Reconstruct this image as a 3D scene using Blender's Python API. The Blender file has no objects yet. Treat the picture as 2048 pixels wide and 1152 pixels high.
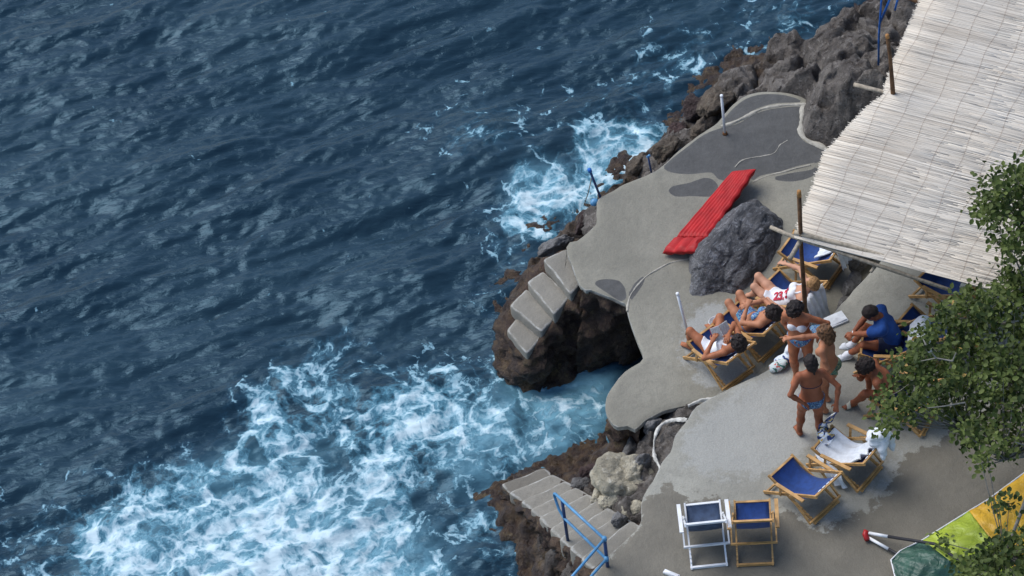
import bpy, bmesh, math, random
import numpy as np
from mathutils import Vector, Matrix, Quaternion
from mathutils import geometry as mgeo
rnd = random.Random(7)
R_ = math.radians

# ------------------------------------------------------------------ camera, sky, sun, exposure
sc = bpy.context.scene
PITCH, ROLL, FPX, DIST = R_(48), R_(7.5), 1024/math.tan(R_(8)), 51.3
CAM = Vector((0, -DIST*math.cos(PITCH), 1.5+DIST*math.sin(PITCH)))
_f = Vector((0, math.cos(PITCH), -math.sin(PITCH))); _r = Vector((1, 0, 0)); _u = Vector((0, math.sin(PITCH), math.cos(PITCH)))
_c, _s = math.cos(ROLL), math.sin(ROLL)
AR = _c*_r - _s*_u; AU = _s*_r + _c*_u
cam = bpy.data.cameras.new('camera'); cam_o = bpy.data.objects.new('camera', cam); sc.collection.objects.link(cam_o)
cam.sensor_width = 36; cam.angle = R_(16); cam.clip_start = .5; cam.clip_end = 3000
m = Matrix((AR, AU, -_f)).transposed().to_4x4(); m.translation = CAM; cam_o.matrix_world = m
sc.camera = cam_o
w = bpy.data.worlds.new('World'); sc.world = w; w.use_nodes = True
nt = w.node_tree; nt.nodes.clear()
sky = nt.nodes.new('ShaderNodeTexSky'); sky.sky_type = 'NISHITA'; sky.sun_disc = False
SUN_EL, SUN_AZ = 54, -52       # azimuth measured from +Y towards +X
sky.sun_elevation = R_(SUN_EL); sky.sun_rotation = R_(SUN_AZ); sky.air_density = 1.0; sky.dust_density = 1.2; sky.ozone_density = 2.0
bg = nt.nodes.new('ShaderNodeBackground'); bg.inputs[1].default_value = .085
out = nt.nodes.new('ShaderNodeOutputWorld'); nt.links.new(sky.outputs[0], bg.inputs[0]); nt.links.new(bg.outputs[0], out.inputs[0])
sl = bpy.data.lights.new('sun', 'SUN'); sl.energy = 1.4; sl.angle = R_(44); sl.color = (1, .97, .93)
so = bpy.data.objects.new('sun', sl); sc.collection.objects.link(so)
sd = Vector((math.sin(R_(SUN_AZ))*math.cos(R_(SUN_EL)), math.cos(R_(SUN_AZ))*math.cos(R_(SUN_EL)), math.sin(R_(SUN_EL))))
so.rotation_euler = sd.to_track_quat('Z', 'Y').to_euler(); so.location = (0, 0, 30)
sc.view_settings.view_transform = 'Standard'; sc.view_settings.look = 'None'; sc.view_settings.gamma = 1
sc.view_settings.use_curve_mapping = False; sc.view_settings.exposure = 1.1
sc.render.engine = 'CYCLES'; sc.cycles.max_bounces = 6; sc.cycles.use_denoising = True

ZA, ZB = 1.5, 1.95             # lower and upper terrace levels

def P(x, y, z=0.0):            # where the sight line through a photo pixel meets height z
    d = _f + AR*((x-1024)/FPX) + AU*((576-y)/FPX)
    return CAM + d*((z-CAM.z)/d.z)
def PP(pts, z): return [P(x, y, z) for x, y in pts]

# ------------------------------------------------------------------ linking and tagging
C = sc.collection
def link(name, mesh, parent=None, mat=None):
    o = bpy.data.objects.new(name, mesh); C.objects.link(o)
    if parent: o.parent = parent
    if mat is not None:
        if len(mesh.materials) == 0: mesh.materials.append(mat)
    return o
def empty(name, loc=(0, 0, 0), rz=0): 
    o = bpy.data.objects.new(name, None); C.objects.link(o); o.location = loc; o.rotation_euler = (0, 0, rz); o.empty_display_size = .1
    return o
def tag(o, label=None, cat=None, group=None, kind=None):
    if label: o['label'] = label
    if cat: o['category'] = cat
    if group: o['group'] = group
    if kind: o['kind'] = kind
    return o
def mesh_np(name, v, f, smooth=True, mat=None):
    v = np.asarray(v, dtype=np.float32); me = bpy.data.meshes.new(name)
    if isinstance(f, np.ndarray):
        n, k = f.shape
        me.vertices.add(len(v)); me.vertices.foreach_set('co', v.ravel())
        me.loops.add(n*k); me.loops.foreach_set('vertex_index', f.astype(np.int32).ravel())
        me.polygons.add(n); me.polygons.foreach_set('loop_start', np.arange(0, n*k, k, dtype=np.int32))
        me.update(calc_edges=True)
    else:
        me.from_pydata([tuple(x) for x in v.tolist()], [], f)
    if smooth: me.polygons.foreach_set('use_smooth', np.ones(len(me.polygons), dtype=bool))
    me.update()
    if mat: me.materials.append(mat)
    return me
def attr(me, name, vals):
    a = me.attributes.new(name, 'FLOAT', 'POINT'); a.data.foreach_set('value', np.asarray(vals, dtype=np.float32))

class MB:                       # collects simple solids into one mesh
    def __init__(s): s.v = []; s.f = []
    def add(s, v, f):
        n = len(s.v); s.v += [tuple(x) for x in v]; s.f += [tuple(i+n for i in q) for q in f]; return s
    def beam(s, a, b, wd, ht, side=None):
        a, b = Vector(a), Vector(b); d = (b-a).normalized()
        sd_ = Vector(side) if side else Vector((0, 1, 0)); sd_ = (sd_-d*sd_.dot(d)).normalized(); up = d.cross(sd_)
        v = [p+sd_*x*wd/2+up*y*ht/2 for p in (a, b) for x, y in ((-1, -1), (1, -1), (1, 1), (-1, 1))]
        return s.add(v, [(3, 2, 1, 0), (4, 5, 6, 7), (0, 1, 5, 4), (1, 2, 6, 5), (2, 3, 7, 6), (3, 0, 4, 7)])
    def tube(s, pts, r, n=8, r2=None, wob=0):
        pts = [Vector(p) for p in pts]; rings = []; k = len(pts)
        d0 = (pts[1]-pts[0]).normalized(); sx = d0.orthogonal().normalized()
        for i, p in enumerate(pts):
            d = (pts[min(i+1, k-1)]-pts[max(i-1, 0)]).normalized(); sx = (sx-d*sx.dot(d)).normalized(); sy = d.cross(sx)
            rr = r if r2 is None else r+(r2-r)*i/(k-1)
            rr *= 1+wob*rnd.uniform(-1, 1)
            rings.append([p+sx*rr*math.cos(2*math.pi*j/n)+sy*rr*math.sin(2*math.pi*j/n) for j in range(n)])
        v = [q for rg in rings for q in rg]; f = [tuple(range(n))[::-1], tuple((k-1)*n+j for j in range(n))]
        for i in range(k-1):
            for j in range(n): f.append((i*n+j, i*n+(j+1) % n, (i+1)*n+(j+1) % n, (i+1)*n+j))
        return s.add(v, f)
    def build(s, name, mat, parent=None, smooth=False):
        me = mesh_np(name, np.array(s.v), s.f, smooth, mat); return link(name, me, parent)

# ------------------------------------------------------------------ noise in numpy
_rs = np.random.RandomState(11); _perm = _rs.permutation(512).astype(np.int64); _g = _rs.normal(size=(512, 3)); _g /= np.linalg.norm(_g, axis=1)[:, None]
def _h(i, j, k): return _perm[(_perm[(_perm[i & 511]+j) & 511]+k) & 511]
def perlin(p):
    i = np.floor(p).astype(np.int64); f = p-i; u = f*f*f*(f*(f*6-15)+10); r = 0
    for a in (0, 1):
        for b in (0, 1):
            for c in (0, 1):
                g = _g[_h(i[:, 0]+a, i[:, 1]+b, i[:, 2]+c)]
                d = g[:, 0]*(f[:, 0]-a)+g[:, 1]*(f[:, 1]-b)+g[:, 2]*(f[:, 2]-c)
                r = r+d*(u[:, 0] if a else 1-u[:, 0])*(u[:, 1] if b else 1-u[:, 1])*(u[:, 2] if c else 1-u[:, 2])
    return r*1.5
def fbm(p, o=4, gain=.5, lac=2.03):
    r = 0; a = 1
    for _ in range(o): r = r+perlin(p)*a; p = p*lac+7.3; a *= gain
    return r
def worley(p):
    i = np.floor(p).astype(np.int64); f = p-i; f1 = np.full(len(p), 9.); f2 = f1.copy()
    for a in (-1, 0, 1):
        for b in (-1, 0, 1):
            for c in (-1, 0, 1):
                h = _h(i[:, 0]+a, i[:, 1]+b, i[:, 2]+c); o = _g[h]*.5+.5
                d = np.sqrt((a+o[:, 0]-f[:, 0])**2+(b+o[:, 1]-f[:, 1])**2+(c+o[:, 2]-f[:, 2])**2)
                n1 = np.minimum(f1, d); f2 = np.minimum(f2, np.maximum(f1, d)); f1 = n1
    return f1, f2
def poly_sd(px, py, poly):      # signed distance in plan, negative inside
    q = np.array([(v[0], v[1]) for v in poly]); n = len(q); d = np.full(px.shape, 1e9); ins = np.zeros(px.shape, bool)
    for i in range(n):
        a, b = q[i], q[(i+1) % n]; ex, ey = b-a; wx, wy = px-a[0], py-a[1]
        t = np.clip((wx*ex+wy*ey)/(ex*ex+ey*ey+1e-12), 0, 1); d = np.minimum(d, (wx-ex*t)**2+(wy-ey*t)**2)
        c = (a[1] > py) != (b[1] > py); ins ^= c & (px < (b[0]-a[0])*(py-a[1])/(b[1]-a[1]+1e-12)+a[0])
    d = np.sqrt(d); return np.where(ins, -d, d)
def idw(gx, gy, ctrl, pw=3.5):
    num = np.zeros(gx.shape); den = np.zeros(gx.shape)
    for x, y, z in ctrl:
        wgt = 1/((gx-x)**2+(gy-y)**2+.01)**(pw/2); num += wgt*z; den += wgt
    return num/den
def catmull(pts, step=.06, closed=True, noise=0, seed=0):
    n = len(pts); out_ = []; rng = range(n) if closed else range(n-1)
    for i in rng:
        p0, p1, p2, p3 = (Vector(pts[(i+k) % n]) if closed else Vector(pts[min(max(i+k, 0), n-1)]) for k in (-1, 0, 1, 2))
        m_ = max(1, int((p2-p1).length/step))
        for j in range(m_):
            t = j/m_
            out_.append(.5*((2*p1)+(p2-p0)*t+(2*p0-5*p1+4*p2-p3)*t*t+(3*p1-p0-3*p2+p3)*t**3))
    if not closed: out_.append(Vector(pts[-1]))
    if noise:
        a = np.array(out_); k = fbm(a*3+seed, 3)[:, None]*noise; k2 = fbm(a*3+seed+31, 3)[:, None]*noise
        a[:, 0:1] += k; a[:, 1:2] += k2; out_ = [Vector(v) for v in a]
    return out_

# ------------------------------------------------------------------ materials
class NT:
    def __init__(s, name):
        s.m = bpy.data.materials.new(name); s.m.use_nodes = True; s.t = s.m.node_tree; s.t.nodes.clear()
        s.o = s.n('ShaderNodeOutputMaterial'); s.b = s.n('ShaderNodeBsdfPrincipled'); s.l(s.b.outputs[0], s.o.inputs[0])
    def n(s, t, **k):
        x = s.t.nodes.new(t)
        for a, v in k.items(): setattr(x, a, v)
        return x
    def l(s, a, b): s.t.links.new(a, b)
    def set(s, k, v):
        i = s.b.inputs[k]
        if hasattr(v, 'is_linked') or isinstance(v, bpy.types.NodeSocket): s.l(v, i)
        else: i.default_value = v if not isinstance(v, tuple) or len(v) == 4 else (*v, 1)
    def pos(s): return s.n('ShaderNodeNewGeometry').outputs['Position']
    def obj(s): return s.n('ShaderNodeTexCoord').outputs['Object']
    def noise(s, vec, scale, detail=4, rough=.55, dist=0, sc3=None):
        if sc3:
            mp = s.n('ShaderNodeMapping'); s.l(vec, mp.inputs[0]); mp.inputs['Scale'].default_value = sc3; vec = mp.outputs[0]
        x = s.n('ShaderNodeTexNoise'); s.l(vec, x.inputs['Vector']); x.inputs['Scale'].default_value = scale; x.inputs['Detail'].default_value = detail
        x.inputs['Roughness'].default_value = rough; x.inputs['Distortion'].default_value = dist; return x.outputs['Fac']
    def vor(s, vec, scale, feature='F1', out='Distance', rnd_=1):
        x = s.n('ShaderNodeTexVoronoi', feature=feature); s.l(vec, x.inputs['Vector']); x.inputs['Scale'].default_value = scale; x.inputs['Randomness'].default_value = rnd_; return x.outputs[out]
    def ramp(s, fac, a, b, ca=0., cb=1.):
        x = s.n('ShaderNodeMapRange', interpolation_type='SMOOTHSTEP'); s.l(fac, x.inputs[0])
        x.inputs[1].default_value = a; x.inputs[2].default_value = b; x.inputs[3].default_value = ca; x.inputs[4].default_value = cb; return x.outputs[0]
    def math(s, op, a, b=0., c=0.):
        x = s.n('ShaderNodeMath', operation=op)
        for i, v in enumerate((a, b, c)):
            if isinstance(v, (int, float)): x.inputs[i].default_value = v
            else: s.l(v, x.inputs[i])
        return x.outputs[0]
    def mix(s, fac, a, b):
        x = s.n('ShaderNodeMix', data_type='RGBA')
        for i, v in ((0, fac), (6, a), (7, b)):
            if isinstance(v, (int, float)): x.inputs[i].default_value = v
            elif isinstance(v, tuple): x.inputs[i].default_value = (*v[:3], 1)
            else: s.l(v, x.inputs[i])
        return x.outputs[2]
    def attr(s, nme): return s.n('ShaderNodeAttribute', attribute_name=nme).outputs['Fac']
    def sep(s, v, i): x = s.n('ShaderNodeSeparateXYZ'); s.l(v, x.inputs[0]); return x.outputs[i]
    def bump(s, h, dist=.01, strength=1.):
        x = s.n('ShaderNodeBump'); x.inputs['Distance'].default_value = dist; x.inputs['Strength'].default_value = strength
        s.l(h, x.inputs['Height']); s.l(x.outputs[0], s.b.inputs['Normal']); return x
def simple(name, col, rough=.6, var=.25, scale=8, bump=.003, grain=None, spec=.4, sheen=0):
    k = NT(name); v = k.obj(); n1 = k.noise(v, scale, 5, sc3=grain)
    dark = tuple(c*(1-var) for c in col); lite = tuple(min(1, c*(1+var*.7)) for c in col)
    k.set('Base Color', k.mix(k.ramp(n1, .3, .7), dark, lite)); k.set('Roughness', rough); k.b.inputs['Specular IOR Level'].default_value = spec
    if bump: k.bump(k.noise(v, scale*4, 3, sc3=grain), bump)
    if sheen: k.b.inputs['Sheen Weight'].default_value = sheen
    return k.m
M = {}
M['wood'] = simple('varnished_wood', (.48, .275, .10), .5, .35, 6, .001, (1, 1, 6))
M['oldwood'] = simple('weathered_pole', (.34, .29, .22), .8, .35, 5, .004, (4, 4, 1))
M['bark'] = simple('rough_post_bark', (.12, .062, .028), .85, .5, 9, .008)
M['tip'] = simple('cut_wood', (.36, .17, .05), .7)
M['whitepaint'] = simple('white_paint', (.72, .73, .74), .45, .1, 6, .001)
M['blue'] = simple('blue_canvas', (.010, .045, .19), .8, .22, 14, .002, sheen=.1)
M['greyblue'] = simple('faded_grey_blue_canvas', (.055, .085, .15), .8, .3, 10, .002)
M['towel'] = simple('white_towelling', (.68, .71, .74), .95, .12, 12, .006, sheen=.3)
M['creamt'] = simple('cream_towelling', (.62, .58, .46), .95, .12, 12, .006)
M['railblue'] = simple('light_blue_rail_paint', (.085, .26, .46), .4, .2, 9, .001)
M['postblue'] = simple('dark_blue_post_paint', (.018, .045, .13), .45, .3, 9, .001)
M['rope'] = simple('blue_rope', (.015, .12, .42), .7, .3, 20)
M['red'] = simple('red_vinyl_cloth', (.40, .014, .015), .55, .2, 5, .004, spec=.3)
M['redplastic'] = simple('red_plastic', (.45, .02, .02), .4)
M['black'] = simple('black_rubber', (.02, .02, .025), .6)
M['navy'] = simple('navy_cloth', (.012, .018, .05), .85)
M['rust'] = simple('rusty_base', (.16, .07, .025), .9, .4, 20)
M['paper'] = simple('printed_page', (.55, .55, .53), .8, .2, 40)
M['hairdark'] = simple('dark_hair', (.013, .006, .005), .55, .5, 40, .01)
M['hairblond'] = simple('blond_hair', (.36, .20, .08), .6, .5, 40, .01)
M['hairmix'] = simple('sun_streaked_hair', (.16, .075, .03), .6, .7, 30, .01)
M['eye'] = simple('eye_white', (.6, .6, .6), .2, 0, 5, 0)
M['skin'] = simple('tanned_skin', (.36, .130, .060), .58, .16, 7, .001, spec=.3)
M['skinlight'] = simple('lightly_tanned_skin', (.50, .26, .165), .58, .14, 7, .001, spec=.3)
M['skinmid'] = simple('golden_tanned_skin', (.42, .18, .095), .58, .15, 7, .001, spec=.3)
M['skindark'] = simple('deeply_tanned_skin', (.27, .088, .040), .58, .16, 7, .001, spec=.3)
M['tshirt'] = simple('royal_blue_cotton', (.010, .055, .23), .9, .2, 9, .003)
M['yellow'] = simple('yellow_cloth', (.6, .45, .03), .8)
M['swimwhite'] = simple('white_swimsuit_cloth', (.72, .73, .76), .7, .08, 9)
M['swimred'] = simple('red_trim', (.45, .03, .03), .7)
def printed(name, a, b, c, scale):
    k = NT(name); v = k.obj(); n1 = k.noise(v, scale, 2, dist=1.5); n2 = k.noise(v, scale*1.7, 2, dist=2)
    k.set('Base Color', k.mix(k.ramp(n2, .56, .6), k.mix(k.ramp(n1, .47, .52), a, b), c)); k.set('Roughness', .8); return k.m
M['printblue'] = printed('blue_print_cloth', (.03, .12, .28), (.01, .02, .06), (.3, .45, .5), 36)
M['printgreen'] = printed('green_print_cloth', (.12, .25, .16), (.05, .1, .07), (.5, .45, .2), 25)
M['printturq'] = printed('turquoise_print_cloth', (.05, .25, .4), (.02, .05, .25), (.5, .6, .6), 34)
M['printbag'] = printed('white_green_bag', (.55, .62, .6), (.03, .15, .12), (.45, .08, .06), 8)
M['shirtprint'] = printed('white_navy_shirt', (.62, .68, .76), (.01, .03, .12), (.55, .42, .05), 6)

def concrete_mat(name, base, wetc, dryc):
    k = NT(name); v = k.pos()
    big = k.noise(v, .9, 5, .6); mid = k.noise(v, 7, 6, .7); fine = k.noise(v, 55, 3, .7)
    col = k.mix(k.ramp(big, .3, .7), tuple(c*.82 for c in base), tuple(c*1.12 for c in base))
    col = k.mix(k.ramp(mid, .42, .72, 0, .5), col, tuple(c*.72 for c in base))
    edgen = k.noise(v, 7, 5, .7)
    wsum = k.math('ADD', k.attr('wet'), k.math('MULTIPLY', k.math('SUBTRACT', edgen, .5), .9))
    wf = k.ramp(wsum, .46, .54)
    dsum = k.math('ADD', k.attr('dry'), k.math('MULTIPLY', k.math('SUBTRACT', k.noise(v, 4, 6, .75), .5), 1.4))
    col = k.mix(k.ramp(dsum, .4, .65), col, dryc)
    csum = k.attr('cement'); col = k.mix(k.ramp(csum, .45, .55), col, k.mix(k.ramp(mid, .3, .7), tuple(c*.85 for c in wetc), tuple(c*1.12 for c in wetc)))
    wcol = k.mix(k.ramp(k.noise(v, 2.2, 5, .6), .3, .7), tuple(c*.85 for c in wetc), tuple(c*1.12 for c in wetc))
    col = k.mix(k.math('MULTIPLY', wf, .9), col, wcol)
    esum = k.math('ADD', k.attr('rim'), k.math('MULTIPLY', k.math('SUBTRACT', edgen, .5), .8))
    col = k.mix(k.ramp(esum, .5, .75, 0, .8), col, (.46, .46, .43))  # rim lightens edges: worn concrete plus an edge highlight painted into the colour
    col = k.mix(k.ramp(fine, .3, .75, 0, .45), col, k.mix(.5, col, (.05, .05, .045)))
    spk = k.vor(v, 14); col = k.mix(k.ramp(spk, .03, .05, .55, 0), col, (.06, .055, .045))
    k.set('Base Color', col); k.set('Roughness', k.ramp(wf, 0, 1, .9, .62)); k.b.inputs['Specular IOR Level'].default_value = .35
    hh = k.math('ADD', k.math('MULTIPLY', mid, 1.0), k.math('MULTIPLY', fine, .35)); k.bump(hh, .018)
    return k.m
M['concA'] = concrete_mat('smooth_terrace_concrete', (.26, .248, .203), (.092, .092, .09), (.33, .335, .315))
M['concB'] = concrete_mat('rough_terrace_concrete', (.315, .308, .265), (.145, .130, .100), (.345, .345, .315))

def rock_mat(name, hi, lo, wetz=True, pale=(.30, .28, .25)):
    k = NT(name); v = k.pos(); z = k.sep(v, 2)
    n1 = k.noise(v, 2.2, 6, .65, .6); n2 = k.noise(v, 11, 6, .7, .4); n3 = k.noise(v, 45, 4, .7)
    col = k.mix(k.ramp(n1, .32, .68), lo, hi)
    col = k.mix(k.ramp(n2, .52, .68, 0, .75), col, pale)
    col = k.mix(k.ramp(n3, .5, .28, 0, .8), col, tuple(c*.35 for c in lo))
    if name == 'grey_boulder_rock':
        st_ = k.noise(k.obj(), 2.2, 6, .7, 1.2, (1.2, 7, 4)); col = k.mix(k.ramp(st_, .52, .70, 0, .85), col, pale)
    crack = k.vor(k.mix(.25, v, k.n('ShaderNodeTexNoise').outputs['Color']), 5, 'DISTANCE_TO_EDGE')
    if wetz:
        zz = k.math('ADD', z, k.math('MULTIPLY', k.math('SUBTRACT', k.noise(v, 1.7, 5, .6), .5), 1.6))
        alg = k.mix(k.ramp(k.noise(v, 6, 5, .7), .4, .65), (.032, .018, .014), (.090, .056, .028))
        alg = k.mix(k.ramp(k.noise(v, 2.6, 6, .75), .56, .68, 0, .85), alg, (.17, .125, .055))
        col = k.mix(k.ramp(zz, .35, .95, 1, 0), col, alg)
    k.set('Base Color', col); k.set('Roughness', .72 if not wetz else k.ramp(z, 0, .8, .35, .85))
    h = k.math('ADD', k.math('MULTIPLY', n2, 1.0), k.math('MULTIPLY', n3, .4)); k.bump(h, .08)
    return k.m
M['shore'] = rock_mat('weathered_shore_rock', (.19, .17, .15), (.080, .068, .060), True, (.33, .30, .27))
M['boulder'] = rock_mat('grey_boulder_rock', (.17, .170, .175), (.058, .057, .062), False, (.36, .365, .39))
M['brownrock'] = rock_mat('brown_rock', (.15, .115, .08), (.07, .05, .035), False, (.21, .18, .13))
M['redrock'] = rock_mat('dark_red_rock', (.075, .04, .035), (.03, .017, .016), False, (.13, .1, .08))
M['limestone'] = rock_mat('pale_yellow_limestone', (.62, .56, .42), (.38, .34, .25), False, (.74, .70, .58))
M['greyrock'] = rock_mat('pale_grey_rock', (.24, .235, .23), (.10, .095, .09), False, (.38, .38, .38))
M['cliff'] = rock_mat('brown_cliff_rock', (.105, .064, .040), (.040, .022, .017), True, (.21, .155, .075))
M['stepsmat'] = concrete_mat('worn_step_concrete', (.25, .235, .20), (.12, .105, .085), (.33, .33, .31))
# step concrete darkens and greens towards the water
#------------------------------------------------------------------ sea
def sea_mat():
    k = NT('sea_water'); v = k.pos(); flat = k.n('ShaderNodeVectorMath', operation='MULTIPLY'); k.l(v, flat.inputs[0]); flat.inputs[1].default_value = (1, 1, 0); v = flat.outputs[0]
    def warp(vec, sc_, amt):
        t = k.n('ShaderNodeTexNoise'); k.l(vec, t.inputs['Vector']); t.inputs['Scale'].default_value = sc_; t.inputs['Detail'].default_value = 4
        s_ = k.n('ShaderNodeVectorMath', operation='SUBTRACT'); k.l(t.outputs['Color'], s_.inputs[0]); s_.inputs[1].default_value = (.5, .5, .5)
        m_ = k.n('ShaderNodeVectorMath', operation='SCALE'); k.l(s_.outputs[0], m_.inputs[0]); m_.inputs['Scale'].default_value = amt
        a = k.n('ShaderNodeVectorMath', operation='ADD'); k.l(vec, a.inputs[0]); k.l(m_.outputs[0], a.inputs[1]); return a.outputs[0]
    den = k.attr('foam')
    w1 = warp(warp(v, .9, .9), 4, .28)
    e1 = k.vor(w1, 1.6, 'DISTANCE_TO_EDGE'); e2 = k.vor(w1, 4.0, 'DISTANCE_TO_EDGE'); 
    f1 = k.ramp(e1, 0, .22, 1, 0); f2 = k.ramp(e2, 0, .25, 1, 0); e3 = k.vor(warp(v, 3, .3), 12, 'DISTANCE_TO_EDGE'); f3 = k.ramp(e3, 0, .25, 1, 0)
    nb = k.noise(w1, 2.3, 9, .66); nf = k.noise(w1, 13, 5, .7)
    a = k.math('ADD', k.math('MULTIPLY', f1, .17), k.math('ADD', k.math('MULTIPLY', f2, .14), k.math('MULTIPLY', f3, .05)))
    a = k.math('ADD', a, k.math('MULTIPLY', nb, .98)); a = k.math('ADD', a, k.math('MULTIPLY', nf, .34))
    thr = k.ramp(den, 0, 1, 1.28, .42); thr = k.math('SUBTRACT', 1.14, k.math('MULTIPLY', den, .465))
    d = k.math('SUBTRACT', a, thr)
    foam = k.ramp(d, -.012, .075); halo = k.ramp(d, -.20, .06); milk = k.attr('milk')
    deep = k.mix(k.ramp(k.noise(v, .35, 4), .35, .65), (.011, .028, .043), (.017, .039, .056))
    aer = k.mix(k.ramp(den, .15, .65), (.020, .062, .115), (.085, .23, .31))
    mk = k.math('MULTIPLY', milk, k.ramp(k.noise(w1, 1.1, 5, .6), .25, .55)); body = k.mix(k.math('MAXIMUM', k.math('MULTIPLY', halo, k.ramp(den, .05, .8)), mk), deep, k.mix(mk, aer, (.15, .33, .42)))
    fcol = k.mix(k.ramp(d, .0, .32), (.16, .32, .40), (.55, .68, .72))
    col = k.mix(foam, body, fcol); k.set('Base Color', col)
    k.set('Roughness', k.ramp(foam, 0, 1, .06, .7)); k.b.inputs['IOR'].default_value = 1.38
    k.b.inputs['Specular IOR Level'].default_value = .5; k.b.inputs['Specular Tint'].default_value = (.33, .62, .86, 1)
    # chop
    mp = k.n('ShaderNodeMapping'); k.l(v, mp.inputs[0]); mp.inputs['Rotation'].default_value = (0, 0, R_(-12)); mp.inputs['Scale'].default_value = (1, 2.3, 1)
    c1 = k.noise(mp.outputs[0], 5.5, 5, .6, .4)
    hh = k.math('ADD', c1, k.math('MULTIPLY', foam, .35)); k.bump(hh, .016, 1.)
    return k.m
M['sea'] = sea_mat()
FO = {1152: '0:.38 100:.45 200:.72 300:.8 400:.9 500:1 600:1 700:1 800:.95 870:.8 920:.3 1000:.35', 1100: '0:.35 100:.42 200:.78 300:.8 400:.85 500:1 600:1 700:.95 800:.9 850:.45 900:.25 1000:.4',
 1050: '0:.3 100:.4 200:.85 300:.7 400:.75 500:.95 600:.95 700:.9 780:.85 840:.45 900:.4 950:.5', 1000: '0:.2 100:.3 200:.5 300:.75 400:.8 500:.75 600:.8 700:.6 780:.9 850:.3 950:.35',
 950: '0:.08 100:.15 200:.3 300:.5 400:.68 500:.7 600:.6 700:.4 760:.85 850:.5 950:.5 1050:.55', 900: '0:0 100:.05 200:.1 300:.2 400:.35 500:.62 550:.7 650:.5 730:.6 800:.8 900:.65 1000:.6 1100:.52 1180:.48',
 850: '0:0 100:0 200:.02 300:.05 400:.12 470:.35 520:.75 600:.65 700:.62 800:.85 850:.9 950:.75 1050:.62 1150:.58 1200:.48', 800: '100:0 300:.03 400:.06 470:.3 520:.68 600:.5 650:.6 700:.55 780:.8 880:.72 950:.55 1050:.6 1150:.68 1200:.58',
 750: '0:0 200:0 400:.03 500:.3 580:.6 650:.5 720:.42 800:.45 880:.5 950:.4 1020:.5 1080:.45 1150:.58 1220:.45', 700: '100:0 300:0 400:.02 500:.1 580:.3 650:.45 720:.3 800:.2 900:.25 960:.25 1010:.3 1150:.4',
 650: '0:0 200:0 400:0 500:.02 600:.15 680:.38 750:.2 850:.12 950:.2 1000:.25', 600: '0:0 300:0 500:0 700:.06 800:.08 900:.12 970:.28 1000:.25', 550: '200:0 400:0 600:0 800:.04 900:.1 950:.2 1000:.3',
 500: '0:0 300:0 600:0 850:.07 950:.2 1000:.35 1050:.35', 440: '200:0 500:0 700:.02 900:.15 980:.3 1035:.85 1080:.95 1120:.5', 400: '0:0 400:0 700:.03 950:.15 1010:.35 1050:.95 1100:1 1150:.8',
 360: '200:0 600:0 800:.05 900:.15 1000:.25 1050:.75 1100:.9 1150:.6 1200:.75', 320: '0:0 500:0 750:.03 850:.15 950:.32 1000:.25 1080:.38 1140:.4 1180:.88 1230:1 1260:.8', 280: '300:0 700:.02 850:.2 930:.42 980:.4 1050:.3 1120:.3 1180:.7 1220:.9 1270:.8',
 230: '100:0 500:0 800:.06 900:.28 940:.38 1000:.33 1100:.25 1200:.32 1300:.33', 180: '300:0 700:0 850:.03 950:.14 1050:.2 1150:.28 1250:.36 1320:.38 1380:.25', 130: '100:0 500:0 900:.02 1100:.06 1200:.15 1300:.36 1380:.42 1430:.25',
 80: '300:0 700:0 1000:0 1200:.06 1350:.32 1400:.40 1450:.25', 30: '100:0 500:0 900:0 1200:0 1400:.10 1500:.32 1600:.42 1660:.28', -20: '300:0 700:0 1100:0 1400:.05 1550:.3 1700:.35', 725: '1190:.15 1230:0 1262:0', 690: '1170:0 1220:0 1260:0', 765: '1225:.1', -200: '0:0 600:0 1200:0 1800:.1', 1300: '0:.5 300:.8 600:1 900:.6 1100:.4'}
fctrl = []
for yy, sx in FO.items():
    for tk in sx.split():
        a_, b_ = tk.split(':'); p_ = P(float(a_), yy, 0); fctrl.append((p_.x, p_.y, float(b_)))
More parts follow.
